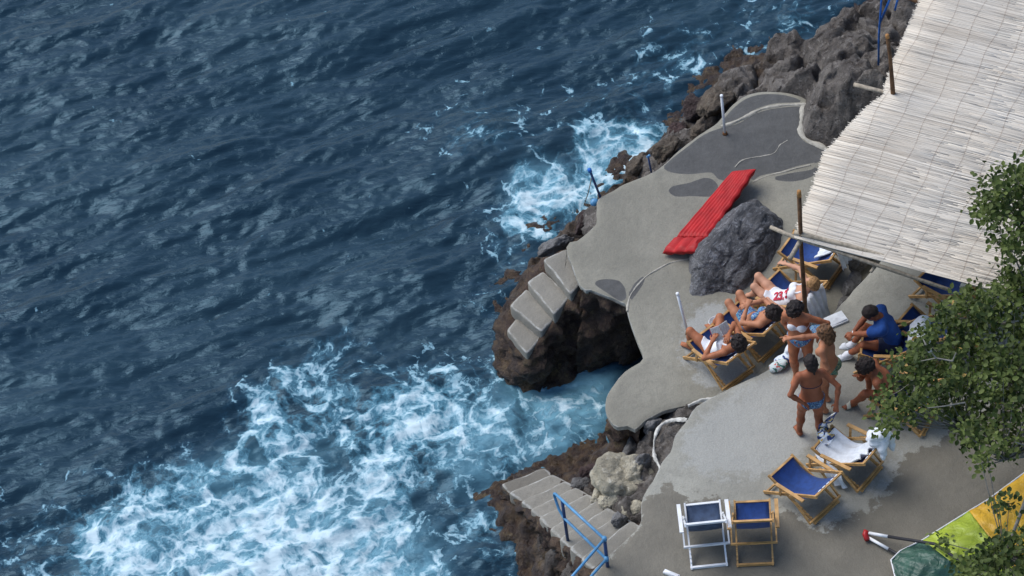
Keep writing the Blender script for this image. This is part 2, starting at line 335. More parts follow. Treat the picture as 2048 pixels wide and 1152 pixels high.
def build_sea():
    st = .04
    xs = np.concatenate([-8.7-np.geomspace(600, .3, 26), np.arange(-8.7, 6.6, st), 6.6+np.geomspace(.3, 600, 26)])
    ys = np.concatenate([-7.0-np.geomspace(600, .3, 26), np.arange(-7.0, 10.6, st), 10.6+np.geomspace(.3, 900, 26)])
    X, Y = np.meshgrid(xs, ys); gx, gy = X.ravel(), Y.ravel()
    fd = idw(gx, gy, fctrl, 4)
    th = R_(15); c, s = math.cos(th), math.sin(th); u = gx*c+gy*s; v = -gx*s+gy*c
    def N(su, sv, off, o=3): return fbm(np.stack([u*su+off, v*sv+off, np.full_like(u, off*.7)], 1), o)
    wx = N(.5, .5, 5, 2)*.5; u = u+wx
    z = N(.22, .60, 3, 2)*.10
    r = N(.55, 1.9, 11, 4); z += r*.085
    r2 = N(1.6, 5.2, 19, 3); z += (.5-np.abs(r2))*.030
    z += N(4.0, 11., 29, 2)*.010
    z += fd*fbm(np.stack([gx*2.2, gy*2.2, gx*0+4], 1), 3)*.06
    far = np.clip(1-np.maximum(np.maximum(-9-gx, gx-7), np.maximum(-7.5-gy, gy-11))/6, 0, 1); z *= far
    ny, nx = X.shape; idx = np.arange(nx*ny).reshape(ny, nx)
    f = np.stack([idx[:-1, :-1].ravel(), idx[:-1, 1:].ravel(), idx[1:, 1:].ravel(), idx[1:, :-1].ravel()], 1)
    me = mesh_np('sea', np.stack([gx, gy, z], 1), f, True, M['sea']); attr(me, 'foam', np.clip(fd, 0, 1)); mk = gx*0
    for px, py, r_, a_ in ((1120, 830, 1.0, .95), (1190, 770, .5, .9), (1000, 900, .9, .8), (1050, 940, .8, .75), (560, 1120, 2.0, .8), (800, 1130, .9, .8), (300, 1140, 1.0, .5), (1090, 380, .6, .8), (1220, 310, .5, .8)):
        q = P(px, py, 0); mk = np.maximum(mk, a_*np.clip(1.35-np.hypot(gx-q.x, gy-q.y)/r_, 0, 1))
    attr(me, 'milk', mk)
    tag(link('sea', me), kind='structure')
build_sea()

# ------------------------------------------------------------------ terraces
A_PX = [(1133, 493), (1154, 480), (1180, 458), (1191, 446), (1194, 420), (1197, 397), (1225, 381), (1250, 366), (1300, 345), (1325, 330), (1364, 296), (1407, 263), (1435, 244), (1454, 220), (1486, 193), (1525, 183), (1571, 185), (1612, 198), (1606, 215),
        (1605, 232), (1603, 263), (1618, 279), (1642, 285), (1668, 297), (1720, 300), (1800, 330), (1850, 420), (1760, 560), (1640, 700), (1470, 800), (1400, 805), (1345, 815), (1315, 825), (1290, 840), (1270, 857), (1255, 850), (1235, 852), (1220, 840), (1212, 815), (1216, 785), (1230, 765), (1250, 743), (1270, 730), (1286, 716),
        (1275, 685), (1262, 650), (1255, 622), (1251, 606), (1243, 604), (1225, 595), (1200, 586), (1180, 578), (1160, 571)]
B_PX = [(1395, 812), (1450, 780), (1540, 735), (1592, 700), (1640, 655), (1700, 588), (1760, 515), (1800, 440), (1900, 380), (2260, 380), (2400, 900), (2300, 1400), (1200, 1400), (1178, 1180), (1196, 1130), (1240, 1090), (1278, 1050), (1283, 1005), (1305, 960), (1322, 925), (1340, 903), (1352, 870), (1372, 843)]
A_W = catmull(PP(A_PX, ZA), .07, True, .012, 3); B_W = catmull(PP(B_PX, ZB), .09, True, .02, 9)
WET_A = [[(1326, 333), (1366, 301), (1409, 269), (1443, 256), (1476, 247), (1513, 227), (1552, 217), (1603, 214), (1600, 235), (1597, 265), (1610, 284), (1636, 293), (1652, 302), (1655, 315), (1640, 323), (1600, 330), (1560, 343), (1520, 352), (1505, 362), (1488, 347), (1462, 346), (1452, 362), (1436, 358), (1425, 345), (1380, 348), (1345, 345)],
         [(1336, 380), (1345, 372), (1380, 365), (1410, 355), (1430, 362), (1437, 378), (1425, 392), (1380, 392), (1350, 393)], [(1545, 357), (1580, 346), (1625, 338), (1637, 328), (1632, 346), (1610, 358), (1575, 363)],
         [(1443, 247), (1460, 223), (1490, 199), (1525, 189), (1571, 191), (1604, 204), (1552, 207), (1513, 218), (1476, 237)], [(1188, 566), (1210, 558), (1240, 562), (1250, 575), (1252, 598), (1243, 602), (1215, 586)], [(1258, 592), (1268, 568), (1290, 550), (1286, 568), (1262, 602)]]
DRY_A = [[(1385, 615), (1430, 606), (1470, 612), (1490, 640), (1465, 680), (1500, 720), (1520, 760), (1440, 780), (1405, 785), (1392, 740), (1362, 722), (1358, 690), (1375, 650)]]
WET_B = [[(1160, 1200), (1196, 1130), (1278, 1050), (1283, 1003), (1318, 975), (1350, 968), (1372, 992), (1440, 1000), (1500, 1012), (1545, 1035), (1580, 1020), (1610, 1052), (1650, 1062), (1690, 1048), (1722, 1022), (1760, 1003), (1788, 965), (1800, 930), (1820, 905), (1860, 893), (1900, 860), (2200, 700), (2400, 1400), (1160, 1400)]]
DRY_B = [[(1420, 820), (1540, 745), (1600, 760), (1640, 880), (1560, 940), (1450, 960), (1370, 930), (1360, 870)], [(1720, 985), (1770, 930), (1810, 890), (1800, 950), (1760, 990)], [(1610, 1030), (1700, 1000), (1710, 1020), (1650, 1055)]]
def slab(name, outline, z, thick, mat, wet, dry, grid=.07, amp=.012):
    pts = [Vector((p.x, p.y)) for p in outline]; n = len(pts)
    xs = [p.x for p in pts]; ys = [p.y for p in pts]
    gx, gy = np.meshgrid(np.arange(min(xs), max(xs), grid), np.arange(min(ys), max(ys), grid)); gx = gx.ravel(); gy = gy.ravel()
    s_ = poly_sd(gx, gy, outline); keep = s_ < -grid*.6
    vs = pts+[Vector((a, b)) for a, b in zip(gx[keep], gy[keep])]
    V, Ed, F, *_ = mgeo.delaunay_2d_cdt(vs, [(i, (i+1) % n) for i in range(n)], [], 1, 1e-5)
    V = np.array([(v.x, v.y) for v in V]); sd2 = poly_sd(V[:, 0], V[:, 1], outline)
    zz = z+fbm(np.stack([V[:, 0], V[:, 1], V[:, 0]*0], 1)*1.1, 3)*amp - .02*np.clip(1+sd2/.05, 0, 1)**2
    v3 = np.column_stack([V, zz]).tolist(); fs = [tuple(f) for f in F]
    # boundary loops in order -> skirt
    cnt = {}
    for f in fs:
        for i in range(len(f)): e = (f[i], f[(i+1) % len(f)]); cnt[e] = 1
    be = [e for e in cnt if (e[1], e[0]) not in cnt]; low = {}
    for a, b in be:
        for q in (a, b):
            if q not in low: low[q] = len(v3); v3.append([v3[q][0], v3[q][1], z-thick])
    for a, b in be: fs.append((a, low[a], low[b], b))
    me = mesh_np(name, np.array(v3), fs, True, mat); va = np.array(v3)
    def fld(polys, w_):
        r = np.zeros(len(va))
        for p in polys: r = np.maximum(r, np.clip(.5-poly_sd(va[:, 0], va[:, 1], p)/w_, 0, 1))
        return r
    hard = [PP(p, z) for p in wet]; attr(me, 'dry', fld([PP(p, z) for p in dry], .7))
    if name == 'lower_terrace': attr(me, 'cement', fld([catmull(h, .08) for h in hard], .1)); attr(me, 'wet', np.zeros(len(va)))
    else: attr(me, 'wet', fld(hard, .8)); attr(me, 'cement', np.zeros(len(va)))
    sdl = np.concatenate([sd2, np.zeros(len(va)-len(sd2))]); attr(me, 'rim', np.clip(1+sdl/.028, 0, 1)*.6)  # pale band at the slab border: worn edge and its painted highlight
    try: me.set_sharp_from_angle(angle=R_(50))
    except Exception: pass
    return tag(link(name, me), kind='structure')
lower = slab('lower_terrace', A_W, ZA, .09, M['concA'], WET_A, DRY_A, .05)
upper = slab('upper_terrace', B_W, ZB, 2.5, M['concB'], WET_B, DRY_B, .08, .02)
def ridge(px, z, wd, ht, mat, parent, name='mortar_ridge', step=.04):
    pts = catmull(PP(px, z), step, False, .01, 5); v = []; n = len(pts)
    for i, p in enumerate(pts):
        t = (pts[min(i+1, n-1)]-pts[max(i-1, 0)]).normalized(); s_ = Vector((-t.y, t.x, 0)); w_ = wd*(1+.35*math.sin(i*.7)+rnd.uniform(-.2, .2))
        for k, h in ((-1, -.015), (-.55, ht), (.55, ht), (1, -.015)): v.append(p+s_*k*w_/2+Vector((0, 0, h+rnd.uniform(-.003, .003))))
    f = [(i*4+k, i*4+k+1, i*4+k+5, i*4+k+4) for i in range(n-1) for k in range(3)]
    me = mesh_np(name, np.array(v), f, True, mat); o = link(name, me, parent); return o
M['mortar'] = simple('pale_mortar', (.36, .34, .29), .9, .2, 20, .004)
ridge([(1443, 254), (1474, 243), (1513, 223), (1552, 213), (1612, 209)], ZA, .06, .02, M['mortar'], lower)
ridge([(1608, 212), (1604, 235), (1602, 265), (1617, 282), (1640, 291), (1658, 303)], ZA, .09, .022, M['mortar'], lower)
ridge([(1470, 335), (1490, 318), (1545, 308), (1560, 290), (1575, 280)], ZA, .02, .006, M['mortar'], lower)
ridge([(1505, 365), (1530, 353), (1575, 342), (1620, 330)], ZA, .028, .008, M['mortar'], lower)
ridge([(1255, 622), (1256, 605), (1262, 590), (1275, 570), (1300, 547), (1340, 526), (1378, 518)], ZA, .03, .008, M['mortar'], lower)
M['whitemortar'] = simple('white_lime_mortar', (.52, .51, .47), .95, .35, 14, .01)
# ------------------------------------------------------------------ shore rock
STEP2_TOP = 1.93
WL = [(1790, 2), (1758, 17), (1716, 30), (1675, 42), (1635, 47), (1600, 61), (1560, 72), (1535, 92), (1505, 103), (1497, 119), (1480, 133), (1440, 160), (1400, 172), (1380, 190), (1365, 215), (1350, 240), (1330, 262), (1300, 277), (1270, 300), (1245, 335), (1235, 360), (1205, 388), (1190, 405), (1160, 418), (1135, 440), (1118, 465), (1082, 490), (1050, 512), (1042, 540), (1010, 570), (992, 600), (1000, 640), (1012, 690), (1032, 722), (1062, 744), (1100, 750), (1150, 745), (1200, 768), (1240, 800)]
WL2 = [(1235, 880), (1205, 880), (1180, 905), (1150, 935), (1108, 945)]
WL3 = [(1000, 985), (960, 1000), (948, 1030), (985, 1062), (1010, 1100), (1042, 1152), (1070, 1210)]
ctrl = []
def cp(lst, z):
    for q in lst: p_ = P(q[0], q[1], z); ctrl.append((p_.x, p_.y, z))
cp(WL, 0); cp(WL2, 0); cp(WL3, 0)
for off, zz in (((-45, -20), -.8),):
    cp([(x+off[0], y+off[1]) for x, y in WL[:26]], zz)
cp([(960, 560), (940, 620), (960, 700), (1000, 750), (1050, 790), (1120, 790), (1180, 800), (1180, 850), (1120, 900), (1050, 925), (960, 960), (910, 1000), (900, 1050), (940, 1100), (980, 1152), (1010, 1230)], -.8)
for x, y, z in [(1500, 125, .35), (1540, 125, .8), (1500, 160, .9), (1560, 100, .7), (1600, 90, 1.0), (1580, 130, 1.4), (1620, 150, 1.9), (1560, 165, 1.45), (1500, 180, 1.3), (1450, 185, .8), (1420, 205, .7), (1640, 90, 1.5), (1670, 80, 1.5), (1700, 60, 1.3), (1740, 50, 1.5), (1660, 130, 2.2), (1700, 110, 2.3), (1740, 90, 2.2),
                (1640, 180, 2.0), (1680, 180, 2.6), (1730, 160, 2.6), (1640, 220, 1.95), (1700, 220, 2.35), (1750, 190, 2.6), (1640, 262, 1.75), (1680, 270, 1.9), (1780, 120, 2.3), (1800, 60, 1.9), (1820, 30, 1.7), (1850, 10, 1.6), (1800, 150, 2.2), (1900, 100, 2.0), (2000, 200, 2.), (1850, 200, 2.0),
                (1400, 245, .9), (1370, 268, .8), (1340, 300, .9), (1300, 320, .9), (1270, 340, .7), (1240, 366, .6), (1215, 380, .8), (1175, 425, .5), (1160, 450, .7), (1140, 470, .7), (1110, 490, .5), (1075, 520, .5), (1060, 560, .4), (1030, 600, .3), (1015, 640, .3),
                (1100, 640, .5), (1080, 700, .35), (1130, 700, .45), (1150, 640, .7), (1190, 620, .8), (1215, 640, .3), (1210, 690, -.5), (1180, 720, .1), (1195, 740, -.4), (1235, 690, -.8), (1235, 735, -.5), (1255, 700, -.5), (1225, 760, -.4), (1250, 660, .2),
                (1250, 870, .8), (1280, 872, 1.1), (1340, 868, 1.52), (1325, 890, 1.5), (1322, 915, 1.5), (1225, 900, .5), (1190, 925, .35), (1215, 940, .6), (1250, 920, .8), (1300, 880, 1.3), (1345, 850, 1.5), (1380, 830, 1.55), (1310, 930, 1.4), (1285, 960, 1.45), (1240, 960, 1.0), (1200, 970, .75), (1160, 962, .5), (1130, 955, .3), (1260, 1010, 1.5), (1230, 1010, 1.25), (1200, 1000, .95),
                (1010, 985, .12), (1030, 1010, .32), (1060, 1035, .5), (1090, 1060, .72), (1120, 1090, .95), (1150, 1120, 1.15), (1180, 1160, 1.4), (1090, 1110, .4), (1060, 1080, .25), (1020, 1060, .15), (1120, 1152, .55)]: cp([(x, y)], z)
stairpoly = PP([(1005, 965), (1088, 932)], .25)+PP([(1290, 1046), (1200, 1120)], 1.9)
def build_shore():
    st = .035
    xs = np.arange(-1.6, 8.2, st); ys = np.arange(-7.0, 7.6, st); X, Y = np.meshgrid(xs, ys); gx, gy = X.ravel(), Y.ravel()
    h = idw(gx, gy, ctrl, 4)
    sa = poly_sd(gx, gy, A_W); sb = poly_sd(gx, gy, B_W); ss = poly_sd(gx, gy, stairpoly)
    p3 = np.stack([gx, gy, gx*0], 1)
    wp = p3*1.25+np.stack([fbm(p3*1.5+3, 2), fbm(p3*1.5+9, 2), gx*0], 1)*.35; f1, f2 = worley(wp); crack = np.clip((f2-f1)/.16, 0, 1)
    g1, g2 = worley(p3*4.5+fbm(p3*5, 2)[:, None]*.4)
    amp = np.clip((h+.30)/1.1, .06, 1)
    massif = np.clip((gy+.6)/1.2, 0, 1); gq = P(1250, 930, 1.2); gully = np.clip(1.2-np.hypot(gx-gq.x, gy-gq.y)/1.0, 0, 1); massif = np.maximum(massif, gully*.5)
    rough = (.34-f1*.42)*(.25+.75*massif)*amp-(1-crack)*.20*amp*massif+(.3-g1*.5)*(.15+.35*gully)*amp-np.abs(fbm(p3*3.3+8, 4))*.16*amp+.05+fbm(p3*7, 4)*.05+fbm(p3*19, 3)*.022
    h2 = h+rough-.07
    # keep the rock under the slabs and stairs
    def cap(hh, s_, lim, soft=.10): return np.where(s_ < 0, np.minimum(hh, lim), np.minimum(hh, lim+.02+np.clip(s_, 0, None)*4+np.where(s_ > soft, 9, 0)))
    mA = P(1618, 262, ZA); near_massif = np.clip(1-np.hypot(gx-(P(1660, 230, 1.5).x), gy-P(1660, 230, 1.5).y)/1.2, 0, 1)
    h2 = np.where((sa < 0), np.minimum(h2, ZA-.14), h2); h2 = np.where((sb < .02), np.minimum(h2, ZB-.3), h2)
    h2 = np.where(sa > 0, np.minimum(h2, ZA-.02+sa*2.2+np.where(sa > .6, 9, 0)), h2)
    inland = (sa < -.5) | (sb < -.5); h2 = np.where(inland, 1.25, h2)
    ax = P(1045, 955, .25); bx = P(1245, 1075, 1.9); dx, dy = bx.x-ax.x, bx.y-ax.y; t = np.clip(((gx-ax.x)*dx+(gy-ax.y)*dy)/(dx*dx+dy*dy), 0, 1)
    h2 = np.where(ss < .04, np.minimum(h2, .25+t*1.66-.32), h2)
    cv = P(1262, 720, .8); cave = np.hypot(gx-cv.x-.1, gy-cv.y) < .62; h2 = np.where(cave, np.minimum(h2, -.4), h2)
    jx = fbm(p3*6+20+h2[:, None]*2, 3)*.05; jy = fbm(p3*6+40+h2[:, None]*2, 3)*.05
    free = np.where((sa > .08) & (sb > .08) & (ss > .08), 1, 0)
    vx = gx+jx*free; vy = gy+jy*free
    ny, nx = X.shape; idx = np.arange(nx*ny).reshape(ny, nx)
    f = np.stack([idx[:-1, :-1].ravel(), idx[:-1, 1:].ravel(), idx[1:, 1:].ravel(), idx[1:, :-1].ravel()], 1)
    keep = (h2[f].max(1) > -.35) & (~inland[f].all(1)); f = f[keep]
    used = np.unique(f); remap = np.full(nx*ny, -1); remap[used] = np.arange(len(used)); f = remap[f]
    me = mesh_np('rocky_shore', np.stack([vx, vy, h2], 1)[used], f, True, M['shore'])
    tag(link('rocky_shore', me), kind='structure')
build_shore()
def rock_face(pts, ztop, zbot, outf, mat, name='rock_face', step=.035, amp=.12, closed=False, seed=0):
    pts = catmull(pts, step, False); n = len(pts); rows = int((ztop-zbot)/step)+1
    v = np.zeros((rows, n, 3)); a = np.array([(p.x, p.y) for p in pts]); t = np.gradient(a, axis=0); t /= np.linalg.norm(t, axis=1)[:, None]+1e-9
    nr = np.stack([t[:, 1], -t[:, 0]], 1)
    for r in range(rows):
        k = r/(rows-1); z = ztop+(zbot-ztop)*k; v[r, :, :2] = a+nr*np.array([outf(k, i/(n-1)) for i in range(n)])[:, None]; v[r, :, 2] = z
    q = v.reshape(-1, 3); d = fbm(q*2.2+seed, 4)*amp*1.3; f1, f2 = worley(q*2.6+seed); d += (.45-f1)*amp*1.2; d += fbm(q*14+seed, 3)*.03+.05-np.abs(fbm(q*4.5+seed, 4))*.16
    k = np.clip(np.repeat(np.arange(rows), n)/5., 0.05, 1); d = d*k
    q[:, 0] += np.tile(nr[:, 0], rows)*d; q[:, 1] += np.tile(nr[:, 1], rows)*d; q[:, 2] += fbm(q*4+5, 2)*.03*k
    idx = np.arange(rows*n).reshape(rows, n); f = np.stack([idx[:-1, :-1].ravel(), idx[:-1, 1:].ravel(), idx[1:, 1:].ravel(), idx[1:, :-1].ravel()], 1)
    me = mesh_np(name, q, f, True, mat); return tag(link(name, me), kind='structure')
# under the lower terrace: left flank down the path, the wall by the first steps, the rounded lobe
zt = ZA-.06
rock_face(PP([(1612, 200), (1571, 187), (1525, 186), (1486, 196), (1454, 223), (1435, 247), (1407, 266), (1364, 299), (1325, 333), (1300, 348), (1250, 369), (1225, 384), (1199, 400), (1196, 422), (1193, 448), (1180, 461), (1154, 483), (1135, 495)][::1], ZA), zt, -.4, lambda k, t: .02+.25*k, M['shore'], seed=2)
rock_face(PP([(1162, 574), (1180, 580), (1200, 588), (1225, 597), (1243, 606), (1251, 609)], ZA), zt, -.4, lambda k, t: .0+.5*k*(1-t)**1.2-.45*min(1, k*2.5)*t**2, M['cliff'], amp=.14, seed=5)
rock_face(PP([(1251, 609), (1255, 624), (1262, 652), (1275, 687), (1284, 716)], ZA), zt, -.4, lambda k, t: -.03-.5*min(1, k*2.5)*(.7+.3*t), M['cliff'], amp=.06, seed=6)
rock_face(PP([(1284, 718), (1270, 732), (1250, 745), (1230, 767), (1218, 787), (1214, 815), (1222, 840), (1237, 850), (1262, 850), (1275, 857)], ZA), zt, -.4, lambda k, t: -.03-.5*min(1, k*2.5)*max(0, 1-t*2.2)+.08*k*t, M['cliff'], amp=.06, seed=7)

# ------------------------------------------------------------------ steps cut in the rock
def block(name, corners, z, depth, mat, parent, bev=.03, seed=0, label=None):
    pts = [Vector((p.x, p.y, 0)) for p in corners]; o_ = []
    n = len(pts)
    for i in range(n):           # rounded corners, slightly uneven edges
        a, b, c = pts[i-1], pts[i], pts[(i+1) % n]; r = .045
        for t in (0, .5, 1):
            p1 = b+(a-b).normalized()*r; p2 = b+(c-b).normalized()*r; o_.append(p1*(1-t)**2+b*2*t*(1-t)+p2*t*t)
        m_ = int((c-b).length/.09)
        for j in range(1, m_): q = (b+(c-b).normalized()*r).lerp(c+(b-c).normalized()*r, j/m_); o_.append(q+Vector((rnd.uniform(-.008, .008), rnd.uniform(-.008, .008), 0)))
    n = len(o_); cen = sum(o_, Vector())/n; v = []
    for s_, dz in ((0, .004), (.6, .004), (-1, 0), (-2, -bev*.35), (-3, -bev), (-3, -depth)):
        for p in o_:
            if s_ >= 0: q = cen.lerp(p, s_)
            else: d = (p-cen).normalized(); q = p-d*bev*{-1: 1., -2: .3, -3: 0}[s_]
            v.append((q.x, q.y, z+(dz if s_ < 0 else 0)+(rnd.uniform(-.003, .003) if -3 < s_ < 0 else 0)))
    f = [(k*n+i, (k+1)*n+i, (k+1)*n+(i+1) % n, k*n+(i+1) % n) for k in range(5) for i in range(n)]
    me = mesh_np(name, np.array(v), f, True, mat)
    va = np.array(v); nn = len(va)
    attr(me, 'wet', np.zeros(nn)); attr(me, 'cement', np.clip((.45-va[:, 2])/.4, 0, .8)); attr(me, 'dry', np.full(nn, .15))
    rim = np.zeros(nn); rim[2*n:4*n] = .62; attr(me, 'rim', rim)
    o = link(name, me, parent); return o
st1 = tag(empty('concrete_steps'), 'short flight of four broad concrete steps on the rock point above the cave', 'steps', 'concrete steps down to the sea')
S1 = [([(1085, 518), (1130, 497), (1140, 500), (1162, 566), (1141, 589)], 1.30), ([(1053, 563), (1086, 541), (1141, 592), (1108, 630)], 1.12), ([(1018, 610), (1053, 576), (1111, 634), (1083, 664)], .94), ([(1012, 660), (1033, 634), (1084, 674), (1054, 708)], .76)]
for i, (c_, z_) in enumerate(S1):
    big = [P(x, y, z_) for x, y in c_]
    if i: ext = 0
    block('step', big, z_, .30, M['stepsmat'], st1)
# solid core below the treads, hidden in the rock
rock_face(PP([(1010, 662), (1054, 712)], .70)+PP([(1084, 676)], .78)+PP([(1112, 640)], .95)+PP([(1143, 598)], 1.12)+PP([(1164, 574)], 1.3), 1.0, -.4, lambda k, t: .0, M['shore'], amp=.02, seed=9) if False else None
def core(name, top, zbot, mat, grow=.12, seed=0, step=.04, amp=.10):
    """rock mass hugging a sloping outline: top is a closed loop of 3-D points, walls fall and spread below it"""
    pts = catmull(top, step, True); n = len(pts); a = np.array([tuple(p) for p in pts]); t = np.roll(a, -1, 0)-np.roll(a, 1, 0); t = t[:, :2]/(np.linalg.norm(t[:, :2], axis=1)[:, None]+1e-9)
    area = sum(a[i, 0]*a[(i+1) % n, 1]-a[(i+1) % n, 0]*a[i, 1] for i in range(n)); s_ = 1 if area > 0 else -1
    nr = np.stack([t[:, 1], -t[:, 0]], 1)*s_; rows = int((a[:, 2].max()-zbot)/step)+2; v = np.zeros((rows+1, n, 3))
    v[0] = a; v[0, :, :2] = a[:, :2].mean(0)*.6+a[:, :2]*.4; v[0, :, 2] = a[:, 2].mean()*.6+a[:, 2]*.4-.12
    for r in range(rows):
        k = r/(rows-1); v[r+1, :, :2] = a[:, :2]+nr*grow*k**.6; v[r+1, :, 2] = a[:, 2]+(zbot-a[:, 2])*k
    q = v.reshape(-1, 3); f1, f2 = worley(q*3+seed); d = fbm(q*2.4+seed, 4)*amp+(.45-f1)*amp*1.3+fbm(q*13+seed, 3)*.03+.05-np.abs(fbm(q*4.5+seed, 4))*.16
    k = np.clip((np.repeat(np.arange(rows+1), n)-1)/4., 0, 1); d *= k; q[:, 0] += np.tile(nr[:, 0], rows+1)*d; q[:, 1] += np.tile(nr[:, 1], rows+1)*d
    idx = np.arange((rows+1)*n).reshape(rows+1, n); idx = np.concatenate([idx, idx[:, :1]], 1)
    f = np.stack([idx[:-1, :-1].ravel(), idx[:-1, 1:].ravel(), idx[1:, 1:].ravel(), idx[1:, :-1].ravel()], 1)
    return tag(link(name, mesh_np(name, q, f, True, mat)), kind='structure')
core('step_rock', PP([(1014, 662), (1054, 705)], .66)+PP([(1082, 680)], .80)+PP([(1108, 640)], .95)+PP([(1139, 600)], 1.14)+PP([(1160, 572)], 1.25)+PP([(1132, 502)], 1.22)+PP([(1090, 524)], 1.15)+PP([(1058, 566)], .98)+PP([(1024, 612)], .8), -.4, M['cliff'], .28, 3, amp=.14)
st2 = tag(empty('concrete_steps'), 'long flight of narrow worn concrete steps dropping past the blue railing into the foam', 'steps', 'concrete steps down to the sea')
# left and right ends of every tread edge, bottom to top
L2 = [(1001, 968), (1016, 985), (1040, 1003), (1059, 1019), (1076, 1035), (1098, 1058), (1117, 1078), (1137, 1096), (1160, 1118), (1184, 1140), (1205, 1160)]
R2 = [(1089, 934), (1106, 947), (1132, 960), (1152, 973), (1176, 986), (1198, 998), (1216, 1013), (1238, 1026), (1262, 1040), (1290, 1052), (1312, 1075)]
for i in range(10):
    z_ = .25+i*.173
    a, b = P(*L2[i], z_), P(*R2[i], z_); c_, d_ = P(*R2[i+1], z_+.0), P(*L2[i+1], z_+.0)
    fw = ((c_-b)+(d_-a)).normalized()*.10
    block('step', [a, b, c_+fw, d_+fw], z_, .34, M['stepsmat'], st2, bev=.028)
core('stair_rock', [P(x+3, y+3, .12+i*.173) for i, (x, y) in enumerate(L2[:10])]+[P(x-3, y+4, .12+i*.173) for i, (x, y) in reversed(list(enumerate(R2[:10])))], -.4, M['cliff'], .12, 13, amp=.07)

# ------------------------------------------------------------------ boulders
def boulder(name, cen, axes, rz, mat, seed, label, tilt=0, group=None, facets=11, sub=5, rough=.07, cat='boulder', planes=None):
    bm = bmesh.new(); bmesh.ops.create_icosphere(bm, subdivisions=sub, radius=1); me = bpy.data.meshes.new(name); 
    v = np.array([tuple(x.co) for x in bm.verts]); rs = np.random.RandomState(seed)
    pl = rs.normal(size=(facets, 3)); pl /= np.linalg.norm(pl, axis=1)[:, None]; h = rs.uniform(.60, .92, facets)
    if planes: pl = np.array([q[:3] for q in planes], float); pl /= np.linalg.norm(pl, axis=1)[:, None]; h = np.array([q[3] for q in planes])
    dots = v@pl.T; r = np.where(dots > .05, h[None, :]/np.maximum(dots, .05), 9); k = 26
    rr = -np.log(np.exp(-k*np.minimum(r, 3)).sum(1)+np.exp(-k*1.12))/k
    q = v*rr[:, None]; f1, f2 = worley(q*2.6+seed*3.1); st = q*np.array([1, 1, 1])
    rr2 = rr+rough*(fbm(q*1.6+seed, 4)+(.4-f1)*.9-np.clip(1-(f2-f1)/.08, 0, 1)*.3)+fbm(q*9+seed, 3)*rough*.16
    q = v*rr2[:, None]*np.array(axes)
    for x, c in zip(bm.verts, q): x.co = c
    bm.to_mesh(me); bm.free(); me.polygons.foreach_set('use_smooth', np.ones(len(me.polygons), bool)); me.materials.append(mat)
    o = link(name, me); o.location = cen; o.rotation_euler = (tilt, 0, rz); return tag(o, label, cat, group)
b0 = boulder('boulder', P(1463, 491, ZA+.10), (.98, .63, .60), R_(47), M['boulder'], 42, 'big dark grey boulder on the terrace with the red mattress leaning on it', 0, None, 9, 6, .085, planes=[(0, .75, .7, .55), (.15, -.35, .9, .62), (.1, -.9, .45, .74), (.9, -.1, .4, .80), (-.8, -.35, .5, .74), (-.7, .6, .4, .68), (.55, -.75, .4, .78), (.6, .6, .6, .72), (-.3, -.8, .55, .78)])
ridx = [((1240, 968), 1.28, (.46, .40, .40), 'limestone', 4, 'pale yellow limestone rock in the gully between the terraces'), ((1222, 1008), 1.15, (.2, .16, .18), 'limestone', 14, 'small pale rock just under the yellow limestone rock'),
        ((1270, 1014), 1.45, (.18, .14, .14), 'limestone', 24, 'small pale rock wedged where the gully meets the upper terrace'), ((1212, 940), .9, (.26, .17, .2), 'greyrock', 5, 'grey pointed rock left of the yellow limestone rock'),
        ((1265, 905), 1.0, (.30, .2, .24), 'greyrock', 6, 'grey wet rock below the rounded terrace end'), ((1165, 975), .55, (.22, .15, .16), 'greyrock', 8, 'light grey rock beside the upper steps of the long flight'),
        ((1305, 850), 1.35, (.2, .17, .16), 'greyrock', 17, 'dark rock knob against the lower terrace edge inside the gully'), ((1250, 862), 1.1, (.2, .15, .2), 'redrock', 9, 'reddish brown rock under the lip of the rounded terrace end'),
        ((1387, 214), .95, (.24, .22, .22), 'redrock', 10, 'rounded dark red rock at the waterline near the upper white pole'), ((1430, 205), 1.25, (.36, .2, .22), 'brownrock', 11, 'long slab of brown rock beside the upper white pole'),
        ((1402, 266), 1.15, (.24, .17, .2), 'brownrock', 12, 'brown block below the upper white pole'), ((1352, 262), .85, (.17, .14, .16), 'redrock', 13, 'small dark red rock between two brown blocks on the shore'),
        ((1330, 305), 1.05, (.3, .17, .22), 'brownrock', 15, 'tawny brown rock next to the largest patch of foam by the path'), ((1280, 330), .85, (.28, .16, .2), 'brownrock', 16, 'tawny brown rock lowest in the row along the path'),
        ((1168, 445), .95, (.18, .15, .2), 'redrock', 18, 'dark red rock under the terrace corner near the blue post'), ((1112, 492), .8, (.34, .15, .14), 'greyrock', 19, 'smooth grey rock shelf above the four broad steps')]
ridx += [((1262, 945), 1.35, (.26, .2, .2), 'limestone', 41, 'cream rock against the upper terrace, right of the big yellow limestone rock'), ((1205, 985), 1.0, (.22, .16, .18), 'limestone', 42, 'cream rock at the left foot of the yellow limestone rock'),
         ((1178, 945), .62, (.17, .13, .14), 'redrock', 43, 'small dark red rock above the long flight of steps'), ((1285, 925), 1.4, (.16, .13, .16), 'greyrock', 44, 'grey stone touching the white mortar line'),
         ((1240, 1040), 1.55, (.14, .1, .1), 'greyrock', 45, 'grey stone lying beside the top steps of the long flight'), ((1150, 990), .62, (.14, .1, .1), 'greyrock', 46, 'small grey stone halfway up the long flight of steps')]
for (px, z_, ax, mt, sd_, lb) in ridx: boulder('rock', P(*px, z_-ax[2]*.3), ax, R_(40+rnd.uniform(-20, 20)), M[mt], sd_, lb, R_(rnd.uniform(-12, 12)), 'loose rocks along the shore', 12, 5, .13, 'rock')
